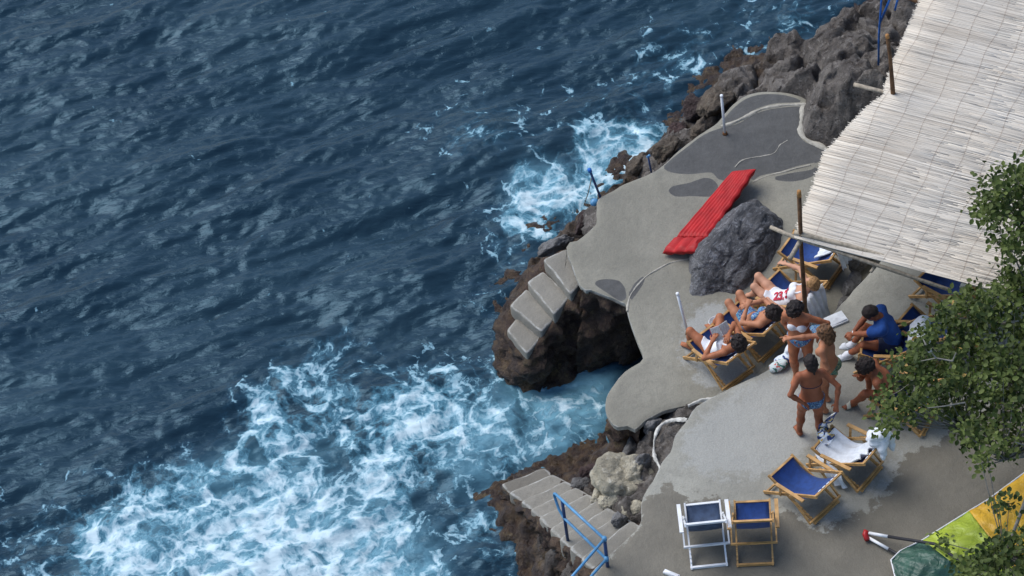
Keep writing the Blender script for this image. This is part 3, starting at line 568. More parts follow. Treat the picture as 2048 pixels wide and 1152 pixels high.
for (px, z_, ax, sd_, lb) in [((1722, 520), ZA+.12, (.26, .16, .26), 31, 'craggy grey rock in the gap between the terraces under the canopy edge'), ((1700, 572), ZA+.06, (.2, .14, .18), 32, 'pale grey rock beside the draped white towel in the terrace gap'), ((1690, 612), ZA+.02, (.16, .12, .1), 33, 'low grey rock at the foot of the upper terrace edge')]:
    boulder('rock', P(*px, z_), ax, R_(55), M['greyrock'], sd_, lb, 0, 'rocks in the terrace gap', 12, 4, .13, 'rock')
gp = tag(empty('lime_mortar_edge'), 'white lime mortar line curving round the rock gully', 'mortar edge')
def line3(px, wd, ht, parent):
    pts = catmull([P(x, y, z) for x, y, z in px], .03, False, .015, 8); n = len(pts); v = []
    for i, p in enumerate(pts):
        t = (pts[min(i+1, n-1)]-pts[max(i-1, 0)]).normalized(); s_ = Vector((-t.y, t.x, 0)); w_ = wd*(1+.35*math.sin(i*.5)+.3*math.sin(i*.17+1)+rnd.uniform(-.35, .35))
        for k, h in ((-1, -.02), (-.6, ht*.8), (0, ht), (.6, ht*.8), (1, -.02)): v.append(p+s_*k*w_/2+Vector((0, 0, h+rnd.uniform(-.008, .008))))
    f = [(i*5+k, i*5+k+1, i*5+k+6, i*5+k+5) for i in range(n-1) for k in range(4)]
    return link('mortar_line', mesh_np('mortar_line', np.array(v), f, True, M['whitemortar']), parent)
line3([(1374, 838, 1.66), (1345, 838, 1.59), (1320, 850, 1.55), (1308, 880, 1.52), (1310, 912, 1.52), (1322, 938, 1.54)], .045, .004, gp)
line3([(1440, 797, 1.62), (1405, 800, 1.62), (1375, 812, 1.58)], .035, .02, gp)

# ------------------------------------------------------------------ red air mattress
def mattress():
    root = empty('air_mattress', P(1420, 430, ZA)); tag(root, 'long red ribbed air mattress propped along the grey boulder', 'air mattress')
    inv = Matrix.Translation(-root.location)
    n0, f0 = P(1326, 511, ZA+.03), P(1470, 347, ZA+.05); n1, f1 = P(1394, 509, ZA+.22), P(1514, 342, ZA+.30)
    def sheet(name, u0, u1, tubes, th, nu=70, nv=60):
        v = []; rim = []
        for side in (1, -1):
            for i in range(nu+1):
                t = i/nu; u = u0+(u1-u0)*t; a = n0.lerp(f0, u); b = n1.lerp(f1, u)
                for j in range(nv+1):
                    s_ = j/nv; p = a.lerp(b, s_); nrm = (b-a).cross(f0-n0).normalized(); nrm = nrm if nrm.z > 0 else -nrm
                    e = min(1, min(s_, 1-s_)*14)*min(1, min(t, 1-t)*(u1-u0)*28); e = max(0, e)**.5
                    h = th*(.55+.45*abs(math.sin(math.pi*tubes*s_)))*e*(1+.05*math.sin(u*31+j*.2))
                    sag = .05*math.sin(math.pi*u)*(1 if side > 0 else 1); wav = .012*math.sin(u*46)*(s_ if s_ > .9 else 0)
                    v.append(p+nrm*(h*side+.035)+Vector((0, 0, -sag*(s_)))+(b-a).normalized()*wav)
        w_ = nv+1; o2 = (nu+1)*w_; f = []
        for i in range(nu):
            for j in range(nv):
                q = (i*w_+j, (i+1)*w_+j, (i+1)*w_+j+1, i*w_+j+1); f.append(q); f.append(tuple(o2+k for k in q[::-1]))
        for i in range(nu): f.append((i*w_, o2+i*w_, o2+(i+1)*w_, (i+1)*w_)); f.append((i*w_+nv, (i+1)*w_+nv, o2+(i+1)*w_+nv, o2+i*w_+nv))
        for j in range(nv): f.append((j, j+1, o2+j+1, o2+j)); f.append((nu*w_+j, o2+nu*w_+j, o2+nu*w_+j+1, nu*w_+j+1))
        link(name, mesh_np(name, np.array([inv@p for p in v]), f, True, M['red']), root)
    sheet('mattress_body', .19, 1.0, 8, .045); sheet('pillow', 0.0, .185, 3, .075, 24)
mattress()

# ------------------------------------------------------------------ deck chairs
TOPS = {}
def chair_geo(rec):
    ang = {1: (-.03, .64, .04), 0: (.12, .81, .26), .5: (.04, .74, .14)}[rec]
    return ang
_cache = {}
def cached(key, name, build, mat, parent):
    k = (key, mat.name)
    if k not in _cache:
        o = build().build(name, mat, parent); _cache[k] = o; return o
    o = _cache[k].copy(); C.objects.link(o); o.name = name; o.parent = parent; return o
def chair(x, y, z, yaw, rec, label, wood='wood', sling='blue', group='deck chairs on the terraces', lean=0):
    root = empty('deck_chair', (x, y, z), R_(yaw)); tag(root, label, 'deck chair', group)
    tx, tz, nx = chair_geo(rec); WA, WB = .262, .228; F = (.78, .37); wm = M[wood]
    def pt(p, yy): return (p[0], yy, p[1])
    T = (tx, tz); A0 = (.87, .015); R0 = (0, .015); N = (nx, nx*.44+.02)
    arm_h = .47 if rec == 1 else .50; af, ab = ((.60, .13) if rec == 1 else (.72, .24))
    ah = (arm_h+.0)
    def onA(h): t = (h-A0[1])/(T[1]-A0[1]); return (A0[0]+(T[0]-A0[0])*t, h)
    bm1 = lambda *q: (lambda: MB().beam(*q))
    for s_ in (-1, 1):
        cached(('sr', rec, s_), 'seat_rail', bm1(pt(R0, s_*WB), pt((F[0]+.03, F[1]+.012), s_*WB), .022, .042), wm, root)
        cached(('br', rec, s_), 'back_rail', bm1(pt(A0, s_*WA), pt((T[0]-.03, T[1]+.022), s_*WA), .022, .042), wm, root)
        cached(('pl', rec, s_), 'prop_leg', bm1(pt(onA(.36), s_*(WA+.028)), pt(N, s_*(WA+.028)), .02, .034), wm, root)
    cached(('fb', rec), 'front_bar', bm1((F[0], -WB, F[1]), (F[0], WB, F[1]), .03, .03, (1, 0, 0)), wm, root)
    cached(('rb', rec), 'rear_bar', bm1((.02, -WB-.015, .03), (.02, WB+.015, .03), .028, .035, (1, 0, 0)), wm, root)
    cached(('tb', rec), 'top_bar', bm1((T[0], -WA, T[1]), (T[0], WA, T[1]), .03, .032, (1, 0, 0)), wm, root)
    cached(('lb', rec), 'foot_bar', bm1((A0[0]-.04, -WA, .045), (A0[0]-.04, WA, .045), .022, .035, (1, 0, 0)), wm, root)
    cached(('pb', rec), 'prop_bar', bm1((N[0], -WA-.04, N[1]+.03), (N[0], WA+.04, N[1]+.03), .024, .03, (1, 0, 0)), wm, root)
    def notches():
        m_ = MB()
        for s_ in (-1, 1):
            for j in range(4): q = .07+j*.055; m_.beam((q, s_*WB, q*.45+.04), (q+.022, s_*WB, q*.45+.052), .024, .022)
        return m_
    cached(('nt', rec), 'notches', notches, wm, root)['kind'] = 'stuff'
    def slg():
        m_ = MB(); n = 18; v = []
        cx_, cz_ = .40, .015
        for side in (0, 1):
            for i in range(n+1):
                t = i/n; px = (1-t)**2*F[0]+2*t*(1-t)*cx_+t*t*T[0]; pz = (1-t)**2*(F[1]+.014)+2*t*(1-t)*cz_+t*t*(T[1]+.016)
                for j in range(7): s_ = j/3-1; v.append((px, s_*.215, pz-side*.006-.018*(1-s_*s_)*math.sin(math.pi*t)))
        o_ = (n+1)*7; f = []
        for i in range(n):
            for j in range(6): q = (i*7+j, i*7+j+1, (i+1)*7+j+1, (i+1)*7+j); f.append(q); f.append(tuple(k+o_ for k in q[::-1]))
            f.append((i*7, (i+1)*7, o_+(i+1)*7, o_+i*7)); f.append((i*7+6, o_+i*7+6, o_+(i+1)*7+6, (i+1)*7+6))
        return m_.add(v, f)
    s = cached(('sl', rec), 'sling', slg, M[sling], root)
    for p in s.data.polygons: p.use_smooth = True
    for s_ in (-1, 1):
        cached(('arm', rec, s_), 'armrest', lambda: MB().beam((ab, s_*.312, ah), (af, s_*.312, ah-.02), .05, .022), wm, root)
        cached(('sup', rec, s_), 'arm_support', bm1((af-.06, s_*.296, ah-.015), (.55, s_*.296, .235), .018, .03), wm, root)
        cached(('sup2', rec, s_), 'arm_support', bm1((ab+.03, s_*.296, ah), (onA(ah-.12)[0], s_*.296, ah-.12), .018, .03), wm, root)
    def stitch():
        m_ = MB()
        for j in range(5): y0 = -.19+j*.08; m_.beam((T[0]+.012, y0, T[1]+.020), (T[0]+.012, y0+.05, T[1]+.020), .012, .006, (1, 0, 0))
        return m_
    if sling == 'blue' and rec == 1: cached(('st', rec), 'stitching', stitch, M['whitepaint'], root)['kind'] = 'stuff'
    return root
def CL(root, x, y, z): # chair-local to world
    return Matrix.Translation(root.location)@Matrix.Rotation(root.rotation_euler.z, 4, 'Z')@Vector((x, y, z))
c1 = chair(2.93, -2.27, ZA, 125, 1, 'wooden deck chair holding the woman reading a book')
c2 = chair(3.47, -1.83, ZA, 131, 1, 'wooden deck chair holding the woman who hugs her knees')
c3 = chair(4.08, -1.38, ZA, 133, 1, 'wooden deck chair holding the fair-haired woman in the numbered swimsuit')
c4 = chair(4.52, -.62, ZA, 143, 1, 'empty blue deck chair beside the boulder with a white towel over its corner')
c5 = chair(P(1825, 588, ZB).x+.73, P(1825, 588, ZB).y-.51, ZB, 133, 1, 'blue deck chair under the canopy edge with a cream towel on its back')
c6 = chair(P(1905, 655, ZB+.64).x, P(1905, 655, ZB+.64).y+.02, ZB, 137, 1, 'blue deck chair half hidden by tree leaves')
c7 = chair(5.33, -2.72, ZB, 166, 1, 'wooden deck chair under the man in the blue shirt')
c8 = chair(5.30, -3.80, ZB, 146, 1, 'deck chair under the bare-backed sitter, its rear legs sticking out below the leaves')
c10 = chair(4.37, -4.62, ZB, 137, 1, 'deck chair covered with a spread white towel and a bunched one')
c11 = chair(3.70, -5.07, ZB, 130.5, 1, 'empty deck chair with bright blue canvas in the middle of the wet floor')
c12 = chair(2.06, -5.70, ZB, 88, 0, 'white painted deck chair with faded grey-blue canvas', 'whitepaint', 'greyblue')
c13 = chair(2.65, -5.77, ZB, 84, 0, 'upright wooden deck chair with blue canvas next to the white one')

# ------------------------------------------------------------------ towels and cloths
def drape(name, path, wvec, width, mat, label, cat='towel', group=None, amp=.015, fold=9, taper=0, seed=0, nu=40, nv=24, parent=None):
    pts = catmull(path, .03, False); n = len(pts); w3 = Vector(wvec).normalized(); v = []
    org = sum(pts, Vector())/n; th = .012; nrm = []
    for i in range(n): t = (pts[min(i+1, n-1)]-pts[max(i-1, 0)]).normalized(); nrm.append(w3.cross(t).normalized())
    for side in (0, 1):
        for i, p in enumerate(pts):
            k = i/(n-1)
            for j in range(nv+1):
                s_ = j/nv*2-1; q = p+w3*s_*width/2*(1-taper*k)*(1+.06*math.sin(k*7+seed)); h = amp*math.sin(s_*fold+seed+k*2)*(.4+k)+amp*.8*math.sin(s_*3+k*8+seed*2)
                v.append(q+nrm[i]*(h+(th if side else 0)*(1 if nrm[i].z > -.2 else 1))-org)
    o_ = n*(nv+1); w_ = nv+1; f = []
    for i in range(n-1):
        for j in range(nv): q = (i*w_+j, i*w_+j+1, (i+1)*w_+j+1, (i+1)*w_+j); f.append(q[::-1]); f.append(tuple(k+o_ for k in q))
        f.append((i*w_, (i+1)*w_, o_+(i+1)*w_, o_+i*w_)); f.append((i*w_+nv, o_+i*w_+nv, o_+(i+1)*w_+nv, (i+1)*w_+nv))
    for j in range(nv): f.append((j, o_+j, o_+j+1, j+1)); e = (n-1)*w_; f.append((e+j, e+j+1, o_+e+j+1, o_+e+j))
    o = link(name, mesh_np(name, np.array([tuple(x) for x in v]), f, True, mat), parent); o.location = org
    if label: tag(o, label, cat, group)
    return o
TG = 'towels left on the chairs'
def across(c): return Matrix.Rotation(c.rotation_euler.z, 3, 'Z')@Vector((0, 1, 0))
drape('towel', [CL(c3, .12, .10, .50), CL(c3, .02, .08, .66), CL(c3, -.06, .08, .69), CL(c3, -.13, .08, .5), CL(c3, -.17, .08, .28), CL(c3, -.2, .08, .1)], across(c3), .40, M['towel'], 'white towel hanging down behind the head of the fair-haired woman', group=TG, fold=12, amp=.02, seed=1)
drape('towel', [CL(c4, .30, -.02, .36), CL(c4, .14, -.0, .52), CL(c4, .0, .0, .68), CL(c4, -.08, .0, .66), CL(c4, -.13, .0, .45), CL(c4, -.15, .0, .36)], across(c4), .22, M['towel'], 'narrow white towel over the corner of the empty chair by the boulder', group=TG, seed=2)
drape('towel', [CL(c5, .18, -.08, .47), CL(c5, .05, -.08, .60), CL(c5, -.05, -.08, .69), CL(c5, -.12, -.08, .6), CL(c5, -.14, -.08, .38)], across(c5), .24, M['creamt'], 'cream towel over the back of the blue chair under the canopy', group=TG, seed=3)
drape('towel', [CL(c7, .15, 0, .52), CL(c7, .02, 0, .66), CL(c7, -.06, 0, .68), CL(c7, -.12, 0, .5), CL(c7, -.14, 0, .3)], across(c7), .46, M['towel'], 'white towel on the chair back behind the man in the blue shirt', group=TG, seed=4)
drape('towel', [CL(c10, .74, .02, .40), CL(c10, .62, .02, .32), CL(c10, .45, .02, .27), CL(c10, .28, 0, .36), CL(c10, .1, 0, .56), CL(c10, .02, 0, .66)], across(c10), .46, M['towel'], 'white towel spread over the seat of the towel-covered chair', group=TG, seed=5, amp=.022)
drape('towel', [CL(c10, .60, .24, .30), CL(c10, .50, .28, .28), CL(c10, .40, .33, .20), CL(c10, .34, .34, .06)], CL(c10, .3, 0, 0)-CL(c10, 0, 0, 0), .30, M['towel'], 'hanging white towel corner below the armrest of the towel-covered chair', group=TG, seed=6)
drape('shirt', [CL(c10, .80, -.24, .50), CL(c10, .90, -.20, .42), CL(c10, .82, -.05, .40), CL(c10, .66, -.05, .36)], across(c10), .26, M['shirtprint'], 'white and navy printed shirt thrown over the front of the towel-covered chair', 'shirt', amp=.018, fold=5, seed=7)

# ------------------------------------------------------------------ surface nets: one continuous skin per body
def surface_nets(V, org, h):
    nx, ny, nz = V.shape; ins = V < 0
    c = [V[i:nx-1+i, j:ny-1+j, k:nz-1+k] for i in (0, 1) for j in (0, 1) for k in (0, 1)]; s = [x < 0 for x in c]
    cnt = sum(x.astype(np.int8) for x in s); act = (cnt > 0) & (cnt < 8); ids = -np.ones(act.shape, np.int64); n = int(act.sum()); ids[act] = np.arange(n)
    cc = [x[act] for x in c]; base = np.argwhere(act).astype(float); acc = np.zeros((n, 3)); num = np.zeros(n)
    offs = [(i, j, k) for i in (0, 1) for j in (0, 1) for k in (0, 1)]
    for a in range(8):
        for b in range(a+1, 8):
            d = np.array(offs[b])-np.array(offs[a])
            if np.abs(d).sum() != 1: continue
            va, vb = cc[a], cc[b]; m_ = (va < 0) != (vb < 0); t = np.where(m_, va/np.where(m_, va-vb, 1), 0)
            acc += m_[:, None]*(np.array(offs[a])+t[:, None]*d); num += m_
    v = (base+acc/num[:, None])*h+org; faces = []
    for ax in range(3):
        sl0 = [slice(None)]*3; sl1 = [slice(None)]*3; sl0[ax] = slice(0, -1); sl1[ax] = slice(1, None)
        A, B = ins[tuple(sl0)], ins[tuple(sl1)]; e = np.argwhere(A != B); o1, o2 = [(1, 2), (2, 0), (0, 1)][ax]
        e = e[(e[:, o1] > 0) & (e[:, o2] > 0) & (e[:, o1] < V.shape[o1]-1) & (e[:, o2] < V.shape[o2]-1)]
        if not len(e): continue
        u1 = np.zeros(3, int); u1[o1] = 1; u2 = np.zeros(3, int); u2[o2] = 1
        g = lambda q: ids[q[:, 0], q[:, 1], q[:, 2]]
        q = np.stack([g(e-u1-u2), g(e-u2), g(e), g(e-u1)], 1); fl = A[e[:, 0], e[:, 1], e[:, 2]]; q[~fl] = q[~fl][:, ::-1]; faces.append(q)
    f = np.concatenate(faces); f = f[(f >= 0).all(1)]; return v, f
class SDF:
    def __init__(s, lo, hi, h): 
        s.lo = np.array(lo, float); s.h = h; s.n = np.ceil((np.array(hi)-s.lo)/h).astype(int)+1; s.F = np.full(tuple(s.n), 1.0)
    def _win(s, lo, hi):
        a = np.clip(np.floor((lo-s.lo)/s.h).astype(int), 0, s.n); b = np.clip(np.ceil((hi-s.lo)/s.h).astype(int)+1, 0, s.n)
        if (b <= a).any(): return None
        g = np.meshgrid(*[s.lo[i]+s.h*np.arange(a[i], b[i]) for i in range(3)], indexing='ij'); return tuple(slice(a[i], b[i]) for i in range(3)), g
    def _put(s, sl, d, k):
        o = s.F[sl]; hh = np.clip(.5+.5*(o-d)/k, 0, 1); s.F[sl] = o*(1-hh)+d*hh-k*hh*(1-hh)
    def cone(s, a, b, ra, rb, k=.02, n=None, flat=1.):
        a, b = np.array(a, float), np.array(b, float); R = max(ra, rb)*1.0+k*2+.05; w_ = s._win(np.minimum(a, b)-R, np.maximum(a, b)+R)
        if w_ is None: return
        sl, (X, Y, Z) = w_; ab = b-a; L = ab@ab+1e-9; t = np.clip(((X-a[0])*ab[0]+(Y-a[1])*ab[1]+(Z-a[2])*ab[2])/L, 0, 1)
        dx, dy, dz = X-a[0]-t*ab[0], Y-a[1]-t*ab[1], Z-a[2]-t*ab[2]
        if n is not None: q = (dx*n[0]+dy*n[1]+dz*n[2])*(1/flat-1); dx, dy, dz = dx+q*n[0], dy+q*n[1], dz+q*n[2]
        s._put(sl, np.sqrt(dx*dx+dy*dy+dz*dz)-(ra+(rb-ra)*t), k)
    def ell(s, c, r, M3, k=.02):
        c = np.array(c, float); R = max(r)+k*2+.05; w_ = s._win(c-R, c+R)
        if w_ is None: return
        sl, (X, Y, Z) = w_; x = [(X-c[0])*M3[i][0]+(Y-c[1])*M3[i][1]+(Z-c[2])*M3[i][2] for i in range(3)]
        k0 = np.sqrt(sum((x[i]/r[i])**2 for i in range(3)))+1e-9; k1 = np.sqrt(sum((x[i]/r[i]**2)**2 for i in range(3)))+1e-9; s._put(sl, k0*(k0-1)/k1, k)
    def grid(s): return np.meshgrid(*[s.lo[i]+s.h*np.arange(s.n[i]) for i in range(3)], indexing='ij')
def V3(*a): return np.array(a, float)
def unit(v): v = np.array(v, float); return v/(np.linalg.norm(v)+1e-9)
def ik(root, tgt, l1, l2, pole):
    d = tgt-root; L = np.linalg.norm(d); L2 = min(L, (l1+l2)*.995); u = d/(L+1e-9); tgt = root+u*L2
    a = (l1*l1-l2*l2+L2*L2)/(2*L2); hgt = math.sqrt(max(l1*l1-a*a, 0)); p = pole-u*(pole@u); return root+u*a+unit(p)*hgt, tgt
def person(name_label, pelvis, yaw, spine, head_up, face, hands, feet, skin='skin', hair='hairdark', hairstyle='afro', male=False, elbows=None, knees=None, clothes=(), scale=1., twist=0, point=None, toes=None, group='bathers on the terrace', fingers=.55):
    """directions in person-local axes (x forward, y to the person's left, z up); hands and feet are world points"""
    root = empty('person', pelvis, R_(yaw)); tag(root, name_label, 'person', group)
    Rw = np.array(Matrix.Rotation(-R_(yaw), 3, 'Z')); pw = np.array(pelvis)
    loc = lambda w_: Rw@(np.array(w_)-pw)
    S = scale; s1 = unit(spine[0]); s2 = unit(spine[1])
    fwd = V3(1, 0, 0); left = V3(0, 1, 0)
    f1 = unit(fwd-s1*(fwd@s1)) if abs(s1[0]) < .95 else V3(0, 0, 1); tw = R_(twist); l2_ = unit(left*math.cos(tw)-fwd*math.sin(tw)); f2 = np.cross(l2_, s2); f2 = unit(f2)
    pel = V3(0, 0, 0); waist = pel+s1*.16*S; chest = waist+s2*.17*S; neck = chest+s2*.17*S; hu = unit(head_up); hc = neck+unit(hu+s2*.6)*.165*S
    shw = (.185 if male else .160)*S; hw = (.088 if not male else .085)*S; br = 1.12 if male else 1.
    fc = unit(np.array(face)-hu*(np.array(face)@hu)); sideh = np.cross(hu, fc)
    sh = {1: neck-s2*.035*S+l2_*shw, -1: neck-s2*.035*S-l2_*shw}; hip = {1: pel+left*hw-s1*.02*S, -1: pel-left*hw-s1*.02*S}
    ua, fa, th, shk = .275*S, .245*S, .40*S, .40*S
    elbows = elbows or {}; knees = knees or {}; toes = toes or {}; J = {}
    for s_ in (1, -1):
        e, w_ = ik(sh[s_], loc(hands[s_]), ua, fa, V3(*elbows.get(s_, (-.5, s_*.6, -.3)))); kn, an = ik(hip[s_], loc(feet[s_])+V3(0, 0, .07*S), th, shk, V3(*knees.get(s_, (1, s_*.2, .4))))
        J[s_] = (e, w_, kn, an)
    allp = [pel, neck, hc+hu*.2, hc+fc*.2]+[sh[1], sh[-1]]+[q for s_ in (1, -1) for q in J[s_]]; allp = np.array(allp); lo = allp.min(0)-.26; hi = allp.max(0)+.26; h = .0085
    def torso(D):
        D.cone(pel-s1*.02, pel+s1*.05, .150*S, .140*S, .05, f1, .74); D.cone(pel+s1*.05, waist+s2*.02, .132*S, .112*S*br, .06, f1, .76); D.cone(waist, chest, .112*S*br, .138*S*br, .06, f2, .74)
        D.cone(chest, neck-s2*.05, .135*S*br, .10*S*br, .05, f2, .74); D.cone(sh[1]-l2_*.03, sh[-1]+l2_*.03, .056*S*br, .056*S*br, .06)
        for s_ in (1, -1):
            D.ell(hip[s_]-f1*.055*S-s1*.02, (.088*S, .085*S, .095*S), [f1, left, s1], .04)
            if not male: D.ell(chest+f2*.085*S+l2_*s_*.068*S+s2*.005, (.056*S, .060*S, .062*S), [f2, l2_, s2], .03)
            else: D.ell(chest+f2*.065*S+l2_*s_*.07*S+s2*.04, (.05*S, .08*S, .06*S), [f2, l2_, s2], .05)
    def limbs(D, arms=True, legs=True, inf=0.):
        for s_ in (1, -1):
            e, w_, kn, an = J[s_]; m_ = 1.15 if male else 1.
            if arms:
                D.cone(sh[s_], sh[s_]*.5+e*.5, .050*S*m_+inf, .043*S*m_+inf, .035); D.cone(sh[s_]*.5+e*.5, e, .042*S*m_+inf, .034*S*m_+inf, .02)
                D.cone(e, e*.65+w_*.35, .035*S*m_, .036*S*m_, .02); D.cone(e*.65+w_*.35, w_, .036*S*m_, .024*S*m_, .02)
            if legs:
                D.cone(hip[s_], hip[s_]*.45+kn*.55, .092*S+inf, .070*S+inf, .05); D.cone(hip[s_]*.45+kn*.55, kn, .070*S+inf, .052*S+inf, .03)
                sd_ = unit(np.cross(kn-hip[s_], an-kn)+V3(0, 1e-3, 0)); bk = unit(np.cross(sd_, an-kn)) ; bk = bk*(1 if bk@((hip[s_]+an)/2-kn) > 0 else -1)
                D.cone(kn, kn*.65+an*.35+bk*.018, .052*S, .054*S, .03); D.cone(kn*.65+an*.35+bk*.018, an, .053*S, .033*S, .03)
    D = SDF(lo, hi, h); torso(D); limbs(D)
    # neck, head with jaw, nose, brow, ears
    D.cone(neck-s2*.03, hc-hu*.05, .052*S, .046*S, .03); D.ell(hc+hu*.02, (.092, .072, .095), [fc, sideh, hu], .02); D.ell(hc+fc*.028-hu*.045, (.058, .052, .062), [fc, sideh, hu], .03); D.cone(hc+fc*.07-hu*.085, hc+fc*.06-hu*.09, .018, .016, .02)
    D.cone(hc+fc*.088+hu*.005, hc+fc*.105-hu*.028, .009, .014, .012); D.cone(hc+fc*.082+sideh*.03+hu*.022, hc+fc*.082-sideh*.03+hu*.022, .011, .011, .01); D.cone(hc+fc*.083+sideh*.018-hu*.052, hc+fc*.083-sideh*.018-hu*.052, .009, .009, .008)
    for s_ in (1, -1): D.ell(hc+sideh*s_*.075-fc*.005, (.02, .010, .03), [fc, sideh, hu], .008)
    # hands and feet
    for s_ in (1, -1):
        e, w_, kn, an = J[s_]; d = unit(w_-e); up = unit(np.cross(d, np.cross(V3(0, 0, 1), d)+V3(1e-3, 0, 0))); sd_ = unit(np.cross(up, d))*s_
        pc = w_+d*.075*S; D.cone(w_, w_+d*.03, .024*S, .026*S, .015, up, .6); D.cone(w_+d*.03, pc, .033*S, .036*S, .015, up, .42)
        curl = fingers if point != s_ else .2
        for i, (o_, L) in enumerate(((.030, .066), (.010, .074), (-.011, .070), (-.031, .056))):
            cu = curl; cu = 1.5 if (point == s_ and i > 0) else cu
            b0_ = pc+sd_*o_*S+d*.012; d1 = unit(d*math.cos(cu*.5)-up*math.sin(cu*.5)+sd_*o_*2.5); m1 = b0_+d1*L*.55*S; d2 = unit(d*math.cos(cu*1.4)-up*math.sin(cu*1.4)+sd_*o_*2); D.cone(b0_, m1, .0105, .0095, .004); D.cone(m1, m1+d2*L*.45*S, .0095, .0085, .003)
        tb = w_+d*.03+sd_*.026*S; t1 = tb+unit(d*.6+sd_*.8-up*.2)*.035*S; D.cone(tb, t1, .013, .011, .01); D.cone(t1, t1+unit(d*.9+sd_*.3-up*.2)*.03*S, .011, .009, .004)
        tz = V3(*toes[s_]) if s_ in toes else V3(1, s_*.2, -.12); tdir = unit(tz); hl = an-tdir*.035-V3(0, 0, .035)*S
        fl = unit(V3(0, 0, 1)-tdir*tdir[2]); D.cone(an, hl, .034*S, .034*S, .02); D.cone(hl+tdir*.02, hl+tdir*.135*S-fl*.006, .034*S, .036*S, .03, fl, .62); D.cone(an, hl+tdir*.12*S, .033*S, .022*S, .03)
        sdt = np.cross(fl, tdir)
        for i in range(5): o_ = (-.028+.014*i); L = .045-(.006*(i if s_ > 0 else 4-i)); b0_ = hl+tdir*.135*S+sdt*o_*S-fl*.01; D.cone(b0_, b0_+tdir*L*S, .0105, .0095, .004)
    v, f = surface_nets(D.F, D.lo, h); body = link('body', mesh_np('body', v, f, True, M[skin]), root)
    # eyes
    for s_ in (1, -1):
        bm = bmesh.new(); bmesh.ops.create_icosphere(bm, subdivisions=1, radius=.011); me = bpy.data.meshes.new('eye'); bm.to_mesh(me); bm.free(); me.materials.append(M['eye']); o = link('eye', me, root); o.location = hc+fc*.083+sideh*s_*.03+hu*.006
    # hair
    H = SDF(hc-.34, hc+.34, .009); c0 = hc-fc*.02+hu*.035; amp = .012
    if hairstyle == 'afro': H.ell(c0, (.115, .105, .115), [fc, sideh, hu], .02); H.ell(c0-fc*.05-hu*.04, (.09, .1, .10), [fc, sideh, hu], .04); amp = .020
    elif hairstyle == 'curly': H.ell(c0, (.108, .1, .105), [fc, sideh, hu], .02); H.ell(c0-fc*.05-hu*.10, (.075, .11, .12), [fc, sideh, hu], .05); amp = .020
    elif hairstyle == 'short': H.ell(c0, (.100, .090, .096), [fc, sideh, hu], .02); H.ell(c0-fc*.045-hu*.04, (.062, .078, .08), [fc, sideh, hu], .03); amp = .008
    elif hairstyle == 'pony': H.ell(c0, (.102, .090, .1), [fc, sideh, hu], .02); H.ell(c0-fc*.045-hu*.05, (.065, .078, .085), [fc, sideh, hu], .03); H.cone(hc-fc*.1, hc-fc*.12-s2*.13, .024, .012, .02); amp = .012
    elif hairstyle == 'long': H.ell(c0, (.102, .092, .1), [fc, sideh, hu], .02); H.cone(hc-fc*.07, hc-fc*.10-s2*.20, .07, .045, .04, f2, .6); amp = .008
    G = np.stack(H.grid(), -1).reshape(-1, 3); nz = np.zeros(len(G)); near = H.F.ravel() < .08
    nz[near] = fbm(G[near]*26+pw[0]*7, 3)*amp; HF = H.F.ravel()-nz
    rel = G-hc; x_ = rel@fc; y_ = rel@sideh; z_ = rel@hu; facecut = np.sqrt(((x_-.12)/.085)**2+(y_/.075)**2+((z_+.035)/.10)**2)-1; HF = np.maximum(HF, -facecut*.07)
    v, f = surface_nets(HF.reshape(H.F.shape), H.lo, .009); link('hair', mesh_np('hair', v, f, True, M[hair]), root)
    # clothing shells follow the body field
    if clothes:
        Tq = SDF(lo, hi, h); torso(Tq); X, Y, Z = Tq.grid(); TQ = Tq.F
        def rl(c, ax): return (X-c[0])*ax[0]+(Y-c[1])*ax[1]+(Z-c[2])*ax[2]
        z1, x1, y1 = rl(pel, s1), rl(pel, f1), rl(pel, left); z2, x2, y2 = rl(chest, s2), rl(chest, f2), rl(chest, l2_)
        rad = np.sqrt(x1**2+y1**2+z1**2)
        for kind, mt in clothes:
            if kind in ('bottom', 'trunks'):
                if kind == 'trunks':
                    B = SDF(lo, hi, h); torso(B); limbs(B, arms=False, inf=.012); d = B.F-.012; kz = []
                    for s_ in (1, -1):
                        ax = unit(J[s_][2]-hip[s_]); kz.append(rl(hip[s_], ax)-.20)
                    reg = np.maximum(z1-.10, np.maximum(np.minimum(kz[0], kz[1]), rad-.33)); reg = np.maximum(reg, np.minimum(np.maximum(kz[0], -y1), np.maximum(kz[1], y1)))
                else:
                    B = SDF(lo, hi, h); torso(B); limbs(B, arms=False); d = B.F-.008; reg = np.maximum(z1-.045, -(z1+.13)+np.abs(y1)*.95); reg = np.maximum(reg, rad-.23)
                nm = 'shorts' if kind == 'trunks' else 'bikini_bottom'
            elif kind == 'bra':
                d = TQ-.006; cup = np.minimum(np.sqrt((x2-.11)**2+(y2-.068)**2+(z2+.0)**2), np.sqrt((x2-.11)**2+(y2+.068)**2+(z2+.0)**2))-.072; band = np.abs(z2+.028)-.013; reg = np.minimum(cup, band); nm = 'bikini_top'
            elif kind == 'string':
                d = TQ-.007; reg = np.abs(z2+.02)-.009; nm = 'bikini_string'
            elif kind == 'trim':
                d = TQ-.009; reg = np.abs(z2+.048)-.012; nm = 'top_trim'
            elif kind == 'onepiece':
                B = SDF(lo, hi, h); torso(B); limbs(B, arms=False)
                for s_ in (1, -1): B.cone(sh[s_], sh[s_]*.5+J[s_][0]*.5, .050*S, .043*S, .035)
